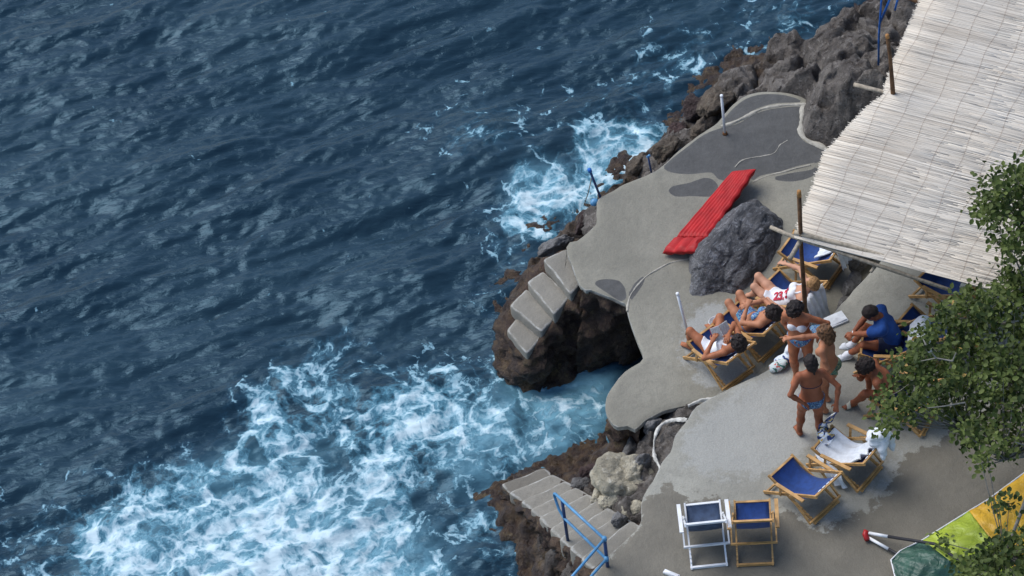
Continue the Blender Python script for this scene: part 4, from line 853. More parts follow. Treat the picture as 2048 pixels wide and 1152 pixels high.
                d = B.F-.010; reg = np.maximum(-(z1+.14)+np.abs(y1)*.8, z2-.075+np.abs(y2)*.1); reg = np.maximum(reg, np.where(z2 > -.1, np.abs(y2)-.145, -1)); reg = np.maximum(reg, np.where(z1 < 0, rad-.23, -1))
                strap = np.maximum(np.abs(np.abs(y2)-.075)-.012, z2-.16); reg = np.minimum(reg, np.maximum(strap, -z2)); nm = 'swimsuit'
            elif kind == 'tshirt':
                B = SDF(lo, hi, h); torso(B)
                for s_ in (1, -1): B.cone(sh[s_], sh[s_]*.45+J[s_][0]*.55, .064*S, .066*S, .05)
                d = B.F-.016; reg = np.maximum(-(z1-.0), z2-.235); reg = np.maximum(reg, np.where(z2 > .10, .072-np.sqrt(x2**2+y2**2), -1)); 
                for s_ in (1, -1): ax = unit(J[s_][0]-sh[s_]); reg = np.maximum(reg, np.where(rl(sh[s_], ax) > 0, np.where(np.sqrt(rl(sh[s_], V3(1, 0, 0))**2+rl(sh[s_], V3(0, 1, 0))**2+rl(sh[s_], V3(0, 0, 1))**2) < .3, np.where(rl(sh[s_], l2_*s_) > .02, rl(sh[s_], ax)-.15, -1), -1), -1))
                nm = 'tshirt'; nn_ = fbm(np.stack([X.ravel()*7, Y.ravel()*7, Z.ravel()*5], 1), 2).reshape(X.shape)*.014; d = d-nn_
            try:
                v, f = surface_nets(np.maximum(d, reg), D.lo, h)
                if len(f) > 10: link(nm, mesh_np(nm, v, f, True, M[mt]), root)
            except Exception as ex: print('cloth', kind, ex)
    info = dict(root=root, hc=hc, hands={s_: J[s_][1] for s_ in (1, -1)}, ankles={s_: J[s_][3] for s_ in (1, -1)}, chest=chest, f2=f2, l2=l2_, s2=s2, s1=s1, f1=f1, waist=waist, pel=pel)
    return info

# ------------------------------------------------------------------ people
def seatpos(c, x, z): return tuple(CL(c, x, 0, z))
# woman reading
p1 = person('woman with dark curly hair reading a book, white swimsuit, one knee raised', seatpos(c1, .47, .34), 125, [(-.55, 0, .55), (-.70, 0, .62)], (-.3, .0, 1), (1, .1, -.55),
            {1: P(1424, 684, 2.22), -1: P(1458, 668, 2.25)}, {1: P(1378, 696, ZA+.02), -1: P(1424, 662, ZA+.03)}, 'skin', 'hairdark', 'afro', elbows={1: (0, 1, -.5), -1: (0, -1, -.5)}, knees={1: (.1, .1, 1), -1: (.5, -.6, .6)}, clothes=(('onepiece', 'swimwhite'),))
def book():
    a, b = P(1426, 672, 2.27), P(1460, 655, 2.29); mid = (a+b)/2; root = empty('book', mid); tag(root, 'open book with pale printed pages held up by the reclining woman', 'book')
    u = (b-a).normalized(); up = Vector((-.25, .45, .85)); up = (up-u*up.dot(u)).normalized(); n_ = -u.cross(up)
    for s_, nm in ((-1, 'page_block'), (1, 'page_block')):
        m_ = MB(); e = u*s_*.13+n_*.035; m_.beam(n_*0-up*0+u*s_*.004, e, .20, .012, tuple(up)); m_.build(nm, M['paper'], root)
    MB().beam(u*-.135+n_*.046, u*-.002+n_*.008, .21, .004, tuple(up)).build('cover', M['swimred'], root); MB().beam(u*.002+n_*.008, u*.135+n_*.046, .21, .004, tuple(up)).build('cover', M['navy'], root)
book()
p2 = person('dark-haired woman hugging her knees in the second deck chair, turquoise bikini', seatpos(c2, .44, .33), 131, [(-.55, 0, .55), (-.62, 0, .62)], (-.2, .1, 1), (1, .5, -.4),
            {1: P(1494, 614, ZA+.66), -1: P(1498, 609, ZA+.66)}, {1: P(1470, 640, ZA+.02), -1: P(1474, 624, ZA+.02)}, 'skinmid', 'hairdark', 'afro', elbows={1: (0, .9, -.4), -1: (0, -.9, -.2)}, knees={1: (.2, .2, 1), -1: (.2, -.1, 1)}, clothes=(('bottom', 'printturq'), ('bra', 'printturq')), fingers=.9)
p3 = person('fair-haired woman reclining in a white swimsuit with red numbers, one arm stretched back', (P(1556, 602, ZA+.38).x, P(1556, 602, ZA+.38).y, ZA+.38), 160, [(-.75, 0, .42), (-.70, 0, .60)], (-.25, 0, 1), (1, -.1, -.2),
            {1: P(1545, 606, ZA+.55), -1: P(1572, 528, ZA+.60)}, {1: P(1520, 607, ZA+.04), -1: P(1508, 592, ZA+.04)}, 'skinlight', 'hairblond', 'short', elbows={1: (-.3, .8, -.5), -1: (.2, -.8, .1)}, knees={1: (.2, .2, 1), -1: (.2, -.2, 1)}, clothes=(('onepiece', 'swimwhite'),), toes={1: (1, 0, -.3), -1: (1, 0, -.3)})
# the red figures printed on the front of the swimsuit: 23/5
M['redprint'] = simple('red_print', (.50, .02, .05), .7)
def numerals(info):
    root = info['root']; W_ = info['waist']*.75+info['chest']*.25; s_ = unit(info['chest']-info['pel']); l_ = info['l2']; f_ = unit(np.cross(l_, s_))
    for ch, off in (('2', .10), ('3', .045), ('/', .0), ('5', -.05)):
        cu = bpy.data.curves.new('numeral', 'FONT'); cu.body = ch; cu.size = .17; cu.extrude = .003; cu.offset = .006; cu.align_x = 'CENTER'; cu.align_y = 'CENTER'
        t_ = bpy.data.objects.new('numeral', cu); C.objects.link(t_); dg = bpy.context.evaluated_depsgraph_get(); me = bpy.data.meshes.new_from_object(t_.evaluated_get(dg)); bpy.data.objects.remove(t_)
        me.materials.clear(); o = link('numeral', me, root, M['redprint'])
        # the figures read from hip to shoulder and are pressed onto the cloth
        from mathutils.bvhtree import BVHTree
        sw = [c for c in root.children if c.name.startswith('swimsuit')][0].data; bt = BVHTree.FromPolygons([v.co for v in sw.vertices], [tuple(p.vertices) for p in sw.polygons])
        ctr = W_-s_*off*1.15-s_*.02+l_*.035
        for v in me.vertices:
            q = ctr+s_*v.co.x*.85-l_*v.co.y*1.1; h_ = bt.ray_cast(Vector(q+f_*.35), Vector(-f_)); q = (np.array(h_[0]) if h_[0] is not None else q+f_*.1)+f_*(.009+v.co.z); v.co = Vector(q)
numerals(p3)
GS = 'bathers standing in the middle of the terrace'
p4 = person('standing woman with dark curly hair, red and white bikini top, hand on her hip', (3.72, -2.72, ZB+.87), -112, [(.02, 0, 1), (.17, -.04, 1)], (.55, -.15, .8), (.7, -.25, -.8),
            {1: P(1640, 668, ZB+.98), -1: P(1590, 672, ZB+.92)}, {1: (3.86, -2.66, ZB), -1: P(1593, 757, ZB)}, 'skin', 'hairdark', 'afro', elbows={1: (-.3, 1, 0), -1: (-.5, -.8, 0)}, knees={1: (1, 0, .1), -1: (1, 0, .1)}, clothes=(('bottom', 'printturq'), ('bra', 'swimwhite'), ('trim', 'swimred')), scale=1.0, group=GS)
p5 = person('bare-backed woman with streaked blond curls pointing out to sea', (4.02, -3.27, ZB+.84), 152, [(.05, 0, 1), (.10, 0, 1)], (.1, 0, 1), (1, .1, -.1),
            {1: P(1660, 745, ZB+.85), -1: P(1553, 679, ZB+1.27)}, {1: (3.92, -3.36, ZB), -1: (3.98, -3.16, ZB)}, 'skinmid', 'hairmix', 'curly', elbows={1: (-.5, .8, -.1), -1: (0, -.6, -.6)}, knees={1: (1, 0, .1), -1: (1, 0, .1)}, clothes=(('bottom', 'printgreen'),), scale=.97, point=-1, group=GS)
p6 = person('woman seen from behind in a blue patterned bikini bottom with both hands on her hips', (3.70, -3.80, ZB+.87), 92, [(0, -.03, 1), (.03, -.02, 1)], (.25, 0, 1), (1, .3, -.3),
            {1: P(1606, 806, ZB+.95), -1: P(1673, 806, ZB+.95)}, {1: (3.54, -3.66, ZB), -1: (3.80, -3.90, ZB)}, 'skindark', 'hairdark', 'pony', elbows={1: (-.35, 1, 0), -1: (-.35, -1, 0)}, knees={1: (1, 0, .1), -1: (1, 0, .1)}, clothes=(('bottom', 'printblue'), ('string', 'navy')), group=GS)
p7 = person('man in a royal blue t-shirt and white shoes sitting bent forward with his hands clasped', (4.98, -2.57, ZB+.36), 172, [(.05, 0, 1), (.45, 0, .85)], (.85, .05, .5), (.5, .1, -.9),
            {1: P(1701, 668, ZB+.5), -1: P(1707, 664, ZB+.52)}, {1: P(1694, 716, ZB+.01), -1: (4.46, -2.30, ZB)}, 'skindark', 'hairdark', 'short', True, elbows={1: (-.2, 1, 0), -1: (-.2, -1, 0)}, knees={1: (.3, .3, 1), -1: (.3, -.3, 1)}, clothes=(('tshirt', 'tshirt'), ('trunks', 'navy')), scale=.99, fingers=1.)
p8 = person('bare-backed sitter with a dark cap of hair, cheek in hand and cream sandals', (4.84, -3.44, ZB+.37), 178, [(.30, 0, .85), (.55, 0, .75)], (.75, .1, .6), (.7, .3, -.8),
            {1: P(1762, 787, ZB+.40), -1: P(1716, 752, ZB+.80)}, {1: P(1706, 812, ZB+.01), -1: (4.56, -3.16, ZB)}, 'skindark', 'hairdark', 'afro', True, elbows={1: (-.2, 1, 0), -1: (.1, -.3, -1)}, knees={1: (.3, .3, 1), -1: (.3, -.3, 1)}, clothes=(('trunks', 'navy'),), scale=.98)
def shell_foot(info, s_, lo, name, mat, k=.006, top=None):
    """a sock, shoe or sandal strap cut from the foot itself"""
    body = [c for c in info['root'].children if c.name.startswith('body')][0].data; an = info['ankles'][s_]
    co = np.zeros(len(body.vertices)*3); body.vertices.foreach_get('co', co); co = co.reshape(-1, 3); no = np.zeros(len(body.vertices)*3); body.vertices.foreach_get('normal', no); no = no.reshape(-1, 3)
    x_ = co[:, 0]-an[0]; d = np.hypot(co[:, 1]-an[1], x_); sel = (d < .27) & (co[:, 2] < an[2]+.09) & (co[:, 2] > an[2]-.16) & lo(x_, co[:, 2]-an[2]) & (np.abs(co[:, 1]-an[1]) < .12)
    fs = [tuple(p.vertices) for p in body.polygons if all(sel[i] for i in p.vertices)]
    if not fs: return
    used = sorted({i for f in fs for i in f}); mp = {i: j for j, i in enumerate(used)}; v = co[used]+no[used]*k; link(name, mesh_np(name, v, [tuple(mp[i] for i in f) for f in fs], True, M[mat]), info['root'])
for s_ in (1, -1):
    shell_foot(p7, s_, lambda x, z: z < -.01, 'shoe', 'towel', .016); shell_foot(p7, s_, lambda x, z: z >= -.025, 'sock', 'swimwhite', .008)
    shell_foot(p8, s_, lambda x, z: (x > .03) & (x < .085), 'sandal_strap', 'creamt', .008); shell_foot(p8, s_, lambda x, z: z < -.055, 'sandal_sole', 'creamt', .008)
    shell_foot(p6, s_, lambda x, z: z < -.055, 'sandal_sole', 'creamt', .008)
def ring_part(parent, c, ax, r, rr, mat, name):
    ax = Vector(ax).normalized(); s_ = ax.orthogonal().normalized(); t_ = ax.cross(s_); c = Vector(c)
    MB().tube([c+s_*r*math.cos(a)+t_*r*math.sin(a) for a in [i*math.pi/8 for i in range(17)]], rr, 6).build(name, M[mat], parent, True)
e7 = p7['hands'][1]; ring_part(p7['root'], e7-unit(e7-p7['chest'])*.02, e7-p7['chest'], .032, .009, 'whitepaint', 'wristwatch')

# ------------------------------------------------------------------ small things on the terrace
def sdf_thing(name, prims, mat, label, cat, loc, h=.01, group=None, nz=.0, ns=14, parent=None):
    P0 = np.array([p[1] for p in prims]); D = SDF(P0.min(0)-.25, P0.max(0)+.25, h)
    for p in prims:
        if p[0] == 'e': D.ell(p[1], p[2], [V3(1, 0, 0), V3(0, 1, 0), V3(0, 0, 1)], p[3] if len(p) > 3 else .03)
        else: D.cone(p[1], p[2], p[3], p[4], .03)
    G = np.stack(D.grid(), -1).reshape(-1, 3); F_ = D.F.ravel().copy(); n_ = np.abs(F_) < .08; F_[n_] += fbm(G[n_]*ns+7, 3)*nz-np.abs(fbm(G[n_]*ns*.6+3, 2))*nz; v, f = surface_nets(F_.reshape(D.F.shape), D.lo, h)
    o = link(name, mesh_np(name, v, f, True, mat), parent); o.location = loc
    return tag(o, label, cat, group) if label else o
sdf_thing('towel', [('e', (0, 0, .10), (.13, .12, .10)), ('e', (.05, -.02, .17), (.10, .09, .08)), ('e', (-.03, .05, .02), (.15, .10, .08)), ('c', (.05, -.08, .10), (.03, -.17, -.16), .06, .03), ('c', (.12, .0, .08), (.16, -.05, -.14), .055, .025)], M['towel'],
          'bunched white towel heaped on the back of the towel-covered chair', 'towel', CL(c10, -.02, -.14, .70), .011, TG, .03, 7)
sdf_thing('bag', [('e', (0, 0, .10), (.13, .10, .14)), ('e', (.05, .04, .02), (.14, .11, .09)), ('e', (0, 0, .24), (.05, .04, .05))], M['towel'], 'crumpled white plastic bag beside the standing woman with dark curls', 'bag', P(1588, 712, ZB), .01, None, .02, 6)
sdf_thing('bag', [('e', (0, 0, .05), (.12, .07, .06)), ('e', (.06, .02, .08), (.07, .05, .04))], M['printbag'], 'small white and green bag lying on the upper terrace edge', 'bag', P(1556, 737, ZB), .008, 'bags at the edge of the upper terrace', .015, 6)
sdf_thing('bag', [('e', (0, 0, .05), (.13, .08, .05)), ('e', (.04, .0, .09), (.05, .07, .04))], M['shirtprint'], 'black and white bag beside the small green one', 'bag', P(1567, 724, ZB), .008, 'bags at the edge of the upper terrace', .015, 6)
sdf_thing('towel', [('e', (0, 0, .02), (.13, .09, .03)), ('e', (.03, .01, .03), (.08, .06, .02))], M['printturq'], 'turquoise folded cloth behind the elbow of the standing woman', 'towel', P(1634, 662, ZB), .008, None, .01, 10)
sdf_thing('shirt', [('e', (0, 0, .10), (.13, .10, .12)), ('e', (.05, .02, .02), (.10, .09, .14))], M['navy'], 'dark navy jacket bundled behind the bare-backed sitter', 'jacket', P(1782, 770, ZB+.35), .01, None, .03, 9)
sdf_thing('bag', [('e', (0, 0, 0), (.07, .06, .11)), ('e', (0, 0, .1), (.04, .03, .05))], M['printturq'], 'bright turquoise and white printed bag by the hip of the bare-backed sitter', 'bag', P(1780, 790, ZB+.3), .008, None, .012, 12)
def flat_box(name, px, z, sx, sy, sz, rz, mat, label, cat):
    m_ = MB().beam((-sx/2, 0, sz/2), (sx/2, 0, sz/2), sy, sz).add([(-sx*.45, -sy*.4, sz+.001), (sx*.45, -sy*.42, sz+.02), (sx*.45, sy*.42, sz+.008), (-sx*.45, sy*.4, sz+.015), (0, 0, sz+.03)], [(0, 1, 4), (1, 2, 4), (2, 3, 4), (3, 0, 4)]); o = m_.build(name, mat); o.location = P(*px, z); o.rotation_euler = (0, 0, rz); return tag(o, label, cat)
flat_box('mat', (1672, 641), ZB, .28, .20, .03, R_(20), M['towel'], 'folded white mat lying on the upper terrace edge behind the standing woman', 'mat')
flat_box('board', (1343, 1150), ZB, .22, .06, .03, R_(-35), M['whitepaint'], 'white painted slat lying near the white deck chair, cut by the picture edge', 'board')
def bowl():
    c = P(1433, 650, ZA); n = 28; v = []; prof = [(0, .012), (.06, .012), (.085, .04), (.10, .075), (.104, .078), (.108, .074), (.092, .03), (.065, 0), (0, 0)]
    for r, z in prof:
        for i in range(n): a = i/n*2*math.pi; v.append((max(r, 1e-4)*math.cos(a), max(r, 1e-4)*math.sin(a), z))
    f = [(k*n+i, k*n+(i+1) % n, (k+1)*n+(i+1) % n, (k+1)*n+i) for k in range(len(prof)-1) for i in range(n)]
    o = link('bowl', mesh_np('bowl', np.array(v), f, True, M['whitepaint'])); o.location = c; tag(o, 'round white basin on the pale concrete by the readers feet', 'bowl')
bowl()
sdf_thing('sun_cream_jar', [('e', (0, 0, .03), (.035, .035, .035)), ('e', (0, 0, .06), (.02, .02, .015))], M['whitepaint'], 'small round white pot between the second and third wooden chairs', 'pot', P(1530, 622, ZA+.50), .006)

# ------------------------------------------------------------------ posts and railings
def post(px_top, px_base, zb, h, r, mat, label, basem='rust'):
    b = P(*px_base, zb); root = empty('post', b); tag(root, label, 'post', 'thin white posts on the lower terrace')
    best = P(*px_top, zb+h)-b
    MB().tube([(0, 0, 0), tuple(best*.5), tuple(best)], r, 10).build('pole', M[mat], root, True)
    m_ = MB(); m_.tube([tuple(best*.985), tuple(best*1.02)], r*1.2, 10); m_.build('cap', M[mat], root, True)
    MB().tube([(0, 0, -.01), (0, 0, .04)], r*2.1, 10, r*1.6).build('base', M[basem], root, True)
post((1443, 192), (1450, 268), ZA, .82, .020, 'whitepaint', 'thin white post on the dark patch at the seaward end of the terrace')
post((1355, 588), (1376, 668), ZA, .85, .020, 'whitepaint', 'leaning thin white post by the readers feet')
def rail():
    b1, b2 = P(1136, 1084, ZB-.70), P(1217, 1150, ZB-.2); root = empty('handrail', b2); tag(root, 'blue metal handrail with dark posts at the long flight of steps', 'handrail'); o = b2
    t1, t2 = P(1124, 1000, b1.z+.88), P(1209, 1078, b2.z+.82); rl = lambda *q: [tuple(Vector(x)-o) for x in q]
    z1, z2 = t1.z, t2.z; mb = lambda pts, r, nm, mt: MB().tube(rl(*pts), r, 9).build(nm, M[mt], root, True)
    mb([b1, t1], .022, 'rail_post', 'postblue'); mb([b2, t2], .024, 'rail_post', 'postblue')
    lo1 = P(1128, 1036, z1-.38); lo2 = P(1213, 1118, z2-.38)
    ext = (t1-t2).normalized(); a = t1+ext*.20
    arc = [t2, t1, a]+[a+ext*.05*math.sin(k)+(lo1-a)*0+Vector((0, 0, -.06*(1-math.cos(k)))) for k in (.8, 1.5)]+[lo1+ext*.14+Vector((0, 0, .10)), lo1+ext*.03+Vector((0, 0, .02)), lo1, lo2]
    mb(arc, .019, 'rail_tube', 'railblue')
    u2 = P(1145, 1152, z2-.0); l2_ = P(1183, 1152, z2-.38); d = (u2-t2)*1.6; mb([t2, t2+d], .019, 'rail_tube', 'railblue'); mb([lo2, lo2+(l2_-lo2)*2.6], .019, 'rail_tube', 'railblue')
    for q in (t2, lo2): mb([q+Vector((0, 0, -.03)), q+Vector((0, 0, .03))], .032, 'clamp', 'railblue')
rail()
def seapost():
    b = P(1201, 388, ZA); root = empty('mooring_post', b); tag(root, 'leaning dark blue post with rope on the terrace rim above the foam', 'post')
    t_ = P(1180, 342, ZA+.5)-b; MB().tube([(0, 0, -.1), tuple(t_)], .018, 9).build('pole', M['postblue'], root, True); MB().tube([tuple(t_*.97), tuple(t_*1.08)], .03, 9).build('cap', M['rope'], root, True)
    q = P(1168, 410, .9)-b; MB().tube([tuple(t_*.8), tuple((t_*.8+q)/2+Vector((0, 0, -.05))), tuple(q)], .007, 6).build('rope', M['oldwood'], root, True)
    o = sdf_thing('cloth', [('e', (0, 0, 0), (.06, .05, .05))], M['railblue'], 'small light blue rag on the rock below the leaning post', 'cloth', P(1189, 404, ZA-.1), .008, None, .01)
    b2 = P(1304, 345, ZA-.1); r2 = empty('mooring_post', b2); tag(r2, 'short blue iron stake on the rocks beside the path', 'stake'); MB().tube([(0, 0, -.1), tuple(P(1296, 312, ZA+.25)-b2)], .014, 8).build('pole', M['postblue'], r2, True); MB().tube([tuple(P(1294, 315, ZA+.22)-b2), tuple(P(1300, 310, ZA+.25)-b2)], .02, 8).build('hook', M['railblue'], r2, True)
seapost()

# ------------------------------------------------------------------ reed canopy
def canopy():
    root = empty('reed_canopy', (3.9, -1.72, ZA)); tag(root, 'large pale reed mat roof on rough poles shading the terrace', 'canopy'); org = root.location
    zc = 3.75; O = P(1590, 470, zc); e = (P(1975, 570, zc)-O); e.z = 0; e.normalize(); n_ = Vector((-e.y, e.x, 0))
    lp = [(1592, 470), (1600, 432), (1625, 372), (1648, 305), (1665, 290), (1700, 250), (1733, 216), (1768, 190), (1772, 165), (1790, 110), (1808, 70), (1840, 0), (1860, -60), (1880, -130)]
    ln = []; le = []
    for q in lp: d = P(*q, zc)-O; ln.append(d.dot(n_)); le.append(d.dot(e))
    order = np.argsort(ln); ln = np.array(ln)[order]; le = np.array(le)[order]
    rs = np.random.RandomState(5); V_ = []; F_ = []; col = []; K = 7; cnt = 0
    nn = -.03
    def surf(ee, nv): return -.03*math.sin(nv*1.9+.6)*math.sin(ee*1.3+.4)-.007*math.sin(ee*3.1+nv*2)+.006*math.sin(nv*5+ee)-.015*ee
    while nn < 6.3:
        for lay in (0, 1):
            n0 = nn+rs.uniform(-.003, .003)+lay*.0045; a0 = np.interp(n0, ln, le)+rs.normal()*.012-abs(rs.normal())*.010+(.02 if lay else 0); x = a0
            L = rs.uniform(1.2, 3.2); tilt = rs.normal()*.004; rad = rs.uniform(.0042, .0066); c_ = rs.uniform()**1.3
            right = 3.05 if n0 < 1.3 else 5.6
            while x < right:
                x1 = min(x+L, right+rs.uniform(-.03, .03)); base = len(V_); wob = rs.normal(size=K)*.0016
                dk = -.004 if rs.rand() < .05 else 0
                for k in range(K):
                    t = k/(K-1); ee = x+(x1-x)*t; nv = n0+tilt*(t-.5)+wob[k]; zz = surf(ee, nv)-lay*.010+dk+rs.normal()*.0015
                    p = O+e*ee+n_*nv; p.z = zc+zz; p = p-org
                    for dn, dz in ((-1, 0), (0, 1), (1, 0), (0, -1)): V_.append((p.x+n_.x*dn*rad, p.y+n_.y*dn*rad, p.z+dz*rad)); col.append(c_)
                for k in range(K-1):
                    for j in range(4): F_.append((base+k*4+j, base+k*4+(j+1) % 4, base+k*4+4+(j+1) % 4, base+k*4+4+j))
                F_.append((base+3, base+2, base+1, base)); q = base+4*(K-1); F_.append((q, q+1, q+2, q+3)); x = x1+rs.uniform(.0, .006); L = rs.uniform(1.2, 3.2); tilt = rs.normal()*.004; c_ = min(1, max(0, c_+rs.normal()*.15))
        nn += rs.uniform(.0072, .0096)
        if rs.rand() < .003: nn += .007
    k = NT('dried_reed'); c = k.attr('shade'); v = k.obj(); big = k.noise(v, 1.1, 4); fine = k.noise(v, 30, 3)
    cc = k.mix(c, (.52, .46, .38), (.72, .67, .58)); cc = k.mix(k.ramp(big, .35, .7, 0, .4), cc, (.62, .60, .55)); cc = k.mix(k.ramp(fine, .62, .8, 0, .6), cc, (.25, .17, .10)); k.set('Base Color', cc); k.set('Roughness', .8)
    me = mesh_np('reed_mat', np.array(V_), np.array(F_), False, k.m); attr(me, 'shade', col); o = link('reed_mat', me, root); o['kind'] = 'stuff'
    bw = MB()                    # binding wires across the reeds
    for ee in np.arange(.25, 5.4, .34):
        pts = []
        for nv in np.arange(-.02, 6.2, .12):
            if ee < np.interp(nv, ln, le)+.05 or (nv < 1.3 and ee > 3.0): continue
            p = O+e*(ee+.02*math.sin(nv*6+ee*9))+n_*nv; p.z = zc+surf(ee, nv)+.009; pts.append(p-org)
        if len(pts) > 3: bw.tube(pts, .0014, 3)
    o = bw.build('binding_wire', M['rust'], root); o['kind'] = 'stuff'
    def W(px, z): return P(*px, z)-org
    def pole(pts, r, mt, nm, r2=None): MB().tube(pts, r, 9, r2, .12).build(nm, M[mt], root, True)
    base = Vector((3.9, -1.72, ZA)); top = W((1598, 382), 4.62); pole([(0, 0, 0), tuple(top*.3+Vector((.02, 0, 0))), tuple(top*.6), tuple(top*.97)], .034, 'bark', 'canopy_post', .028); pole([tuple(top*.965), tuple(top)], .031, 'tip', 'post_tip')
    t2 = W((1775, 76), 4.75); m2 = W((1786, 186), 3.76); d2 = (m2-t2); pole([tuple(t2+d2*3.1), tuple(m2), tuple(t2+d2*.35+Vector((.01, 0, 0))), tuple(t2)], .036, 'bark', 'canopy_post', .026)
    pole([tuple(t2+Vector((0, 0, .002))), tuple(t2-d2.normalized()*.06)], .028, 'tip', 'post_tip')
    z_ = 3.70; pole([tuple(W((1589, 464), 3.78)), tuple(W((1700, 492), 3.74)), tuple(W((1830, 530), 3.66)), tuple(W((1975, 578), 3.62)), tuple(W((2080, 610), 3.6))], .030, 'oldwood', 'edge_pole')
    pole([tuple(W((1541, 454), 3.70)), tuple(W((1572, 468), 3.70)), tuple(W((1900, 580), 3.6))], .028, 'oldwood', 'rafter_pole')
    pole([tuple(W((1580, 518), 3.62)), tuple(W((1612, 462), 3.66)), tuple(W((1700, 300), 3.66))], .030, 'oldwood', 'rafter_pole')
    pole([tuple(W((1742, 544), 3.56)), tuple(W((1768, 508), 3.6)), tuple(W((1860, 380), 3.6))], .026, 'oldwood', 'rafter_pole')
    pole([tuple(W((1708, 169), 3.70)), tuple(W((1750, 180), 3.70)), tuple(W((1790, 190), 3.68)), tuple(W((1990, 250), 3.6))], .032, 'oldwood', 'rafter_pole')
    pole([tuple(W((1795, -14), 3.66)), tuple(W((1832, 2), 3.66)), tuple(W((1990, 40), 3.6))], .034, 'bark', 'rafter_pole')
    for q in ([(1757, 130, 2.4), (1758, 70, 3.1), (1762, 10, 3.9), (1768, -60, 4.4)], [(1760, 45, 3.3), (1775, 10, 3.9), (1790, -30, 4.2)], [(1790, 20, 3.7), (1795, 0, 3.9), (1800, -20, 4.0)]):
        pole([tuple(W(a[:2], a[2])) for a in q], .015, 'rope', 'rope')
canopy()

# ------------------------------------------------------------------ windsurf sail with its boom
def sail():
    zb = ZB; o = P(1960, 1100, zb); root = empty('windsurf_sail', o); tag(root, 'windsurf sail in yellow, lime and dark green lying on the wet floor', 'sail')
    edge = [(2110, 905), (2048, 946), (1975, 1000), (1938, 1022), (1880, 1058), (1845, 1080), (1800, 1102), (1782, 1120), (1790, 1152), (1802, 1190)]
    far = [(2230, 1110), (2150, 1120), (2070, 1130), (2030, 1140), (1985, 1150), (1950, 1160), (1900, 1180), (1870, 1195), (1850, 1200), (1830, 1210)]
    def pt(px, h): return P(px[0], px[1], zb+h)-o
    cuts = [(0, 3, 'sail_panel_yellow', (.62, .36, .025)), (3, 5, 'sail_panel_lime', (.33, .42, .035)), (5, 9, 'sail_panel_dark', (.03, .085, .06))]
    names = {'sail_panel_yellow': 'amber panel', 'sail_panel_lime': 'lime green panel', 'sail_panel_dark': 'dark green panel'}
    for a, b, nm, colr in cuts:
        k = NT(nm+'_cloth'); v = k.obj(); n1 = k.noise(v, 3, 5, .6, 1.); k.set('Base Color', k.mix(k.ramp(n1, .3, .7), tuple(c*.75 for c in colr), tuple(min(1, c*1.15) for c in colr))); k.set('Roughness', .45); k.bump(k.noise(v, 5, 3, .5, 2), .03)
        k.b.inputs['Transmission Weight'].default_value = .0
        nu, nv = 30, 26; v_ = []
        for i in range(nu+1):
            u = a+(b-a)*i/nu; j = min(int(u), len(edge)-2); fr = u-j; skew = (0 if (a == 0 and i == 0) else 1)
            A = Vector(edge[j]).lerp(Vector(edge[j+1]), fr)
            for q in range(nv+1):
                t = q/nv; uu = u+t*.0; B = Vector(far[j]).lerp(Vector(far[j+1]), fr); p2 = A.lerp(B, t)
                h = .10+.16*math.sin(math.pi*min(1, t*1.2))*math.sin(math.pi*min(1, u/9+.1))+.012*math.sin(u*9+t*14)+.008*math.sin(t*30-u*4); v_.append(pt(p2, h))
        f = [(i*(nv+1)+q, i*(nv+1)+q+1, (i+1)*(nv+1)+q+1, (i+1)*(nv+1)+q) for i in range(nu) for q in range(nv)]
        ob = link('sail_panel', mesh_np('sail_panel', np.array([tuple(x) for x in v_]), f, True, k.m), root); ob['label'] = names[nm]; md = ob.modifiers.new('thick', 'SOLIDIFY'); md.thickness = .004
    MB().tube([tuple(pt(q, .105)) for q in edge], .011, 7).build('edge_tape', M['whitepaint'], root, True)
    br = boom = empty('boom', pt((1734, 1070), 0)+o); tag(br, 'windsurf boom with white and black tubes meeting in a red end fitting', 'boom'); oo = br.location
    def w(px, h): return tuple(P(px[0], px[1], zb+h)-oo)
    a0, a1, a2 = w((1738, 1066), .10), w((1776, 1073), .16), w((1870, 1088), .30); MB().tube([a0, a1], .021, 9).build('boom_grip', M['whitepaint'], br, True); MB().tube([a1, a2, w((1915, 1118), .34), w((1985, 1150), .30)], .021, 9).build('boom_tube', M['black'], br, True)
    c0, c1_, c2_ = w((1738, 1076), .06), w((1777, 1098), .06), w((1795, 1108), .05); MB().tube([c0, c1_], .021, 9).build('boom_grip', M['whitepaint'], br, True); MB().tube([c1_, c2_, w((1840, 1128), .045)], .021, 9).build('boom_tube', M['black'], br, True)
    MB().tube([w((1733, 1061), .10), w((1730, 1068), .08), w((1735, 1080), .06)], .038, 10).build('end_fitting', M['redplastic'], br, True)
sail()

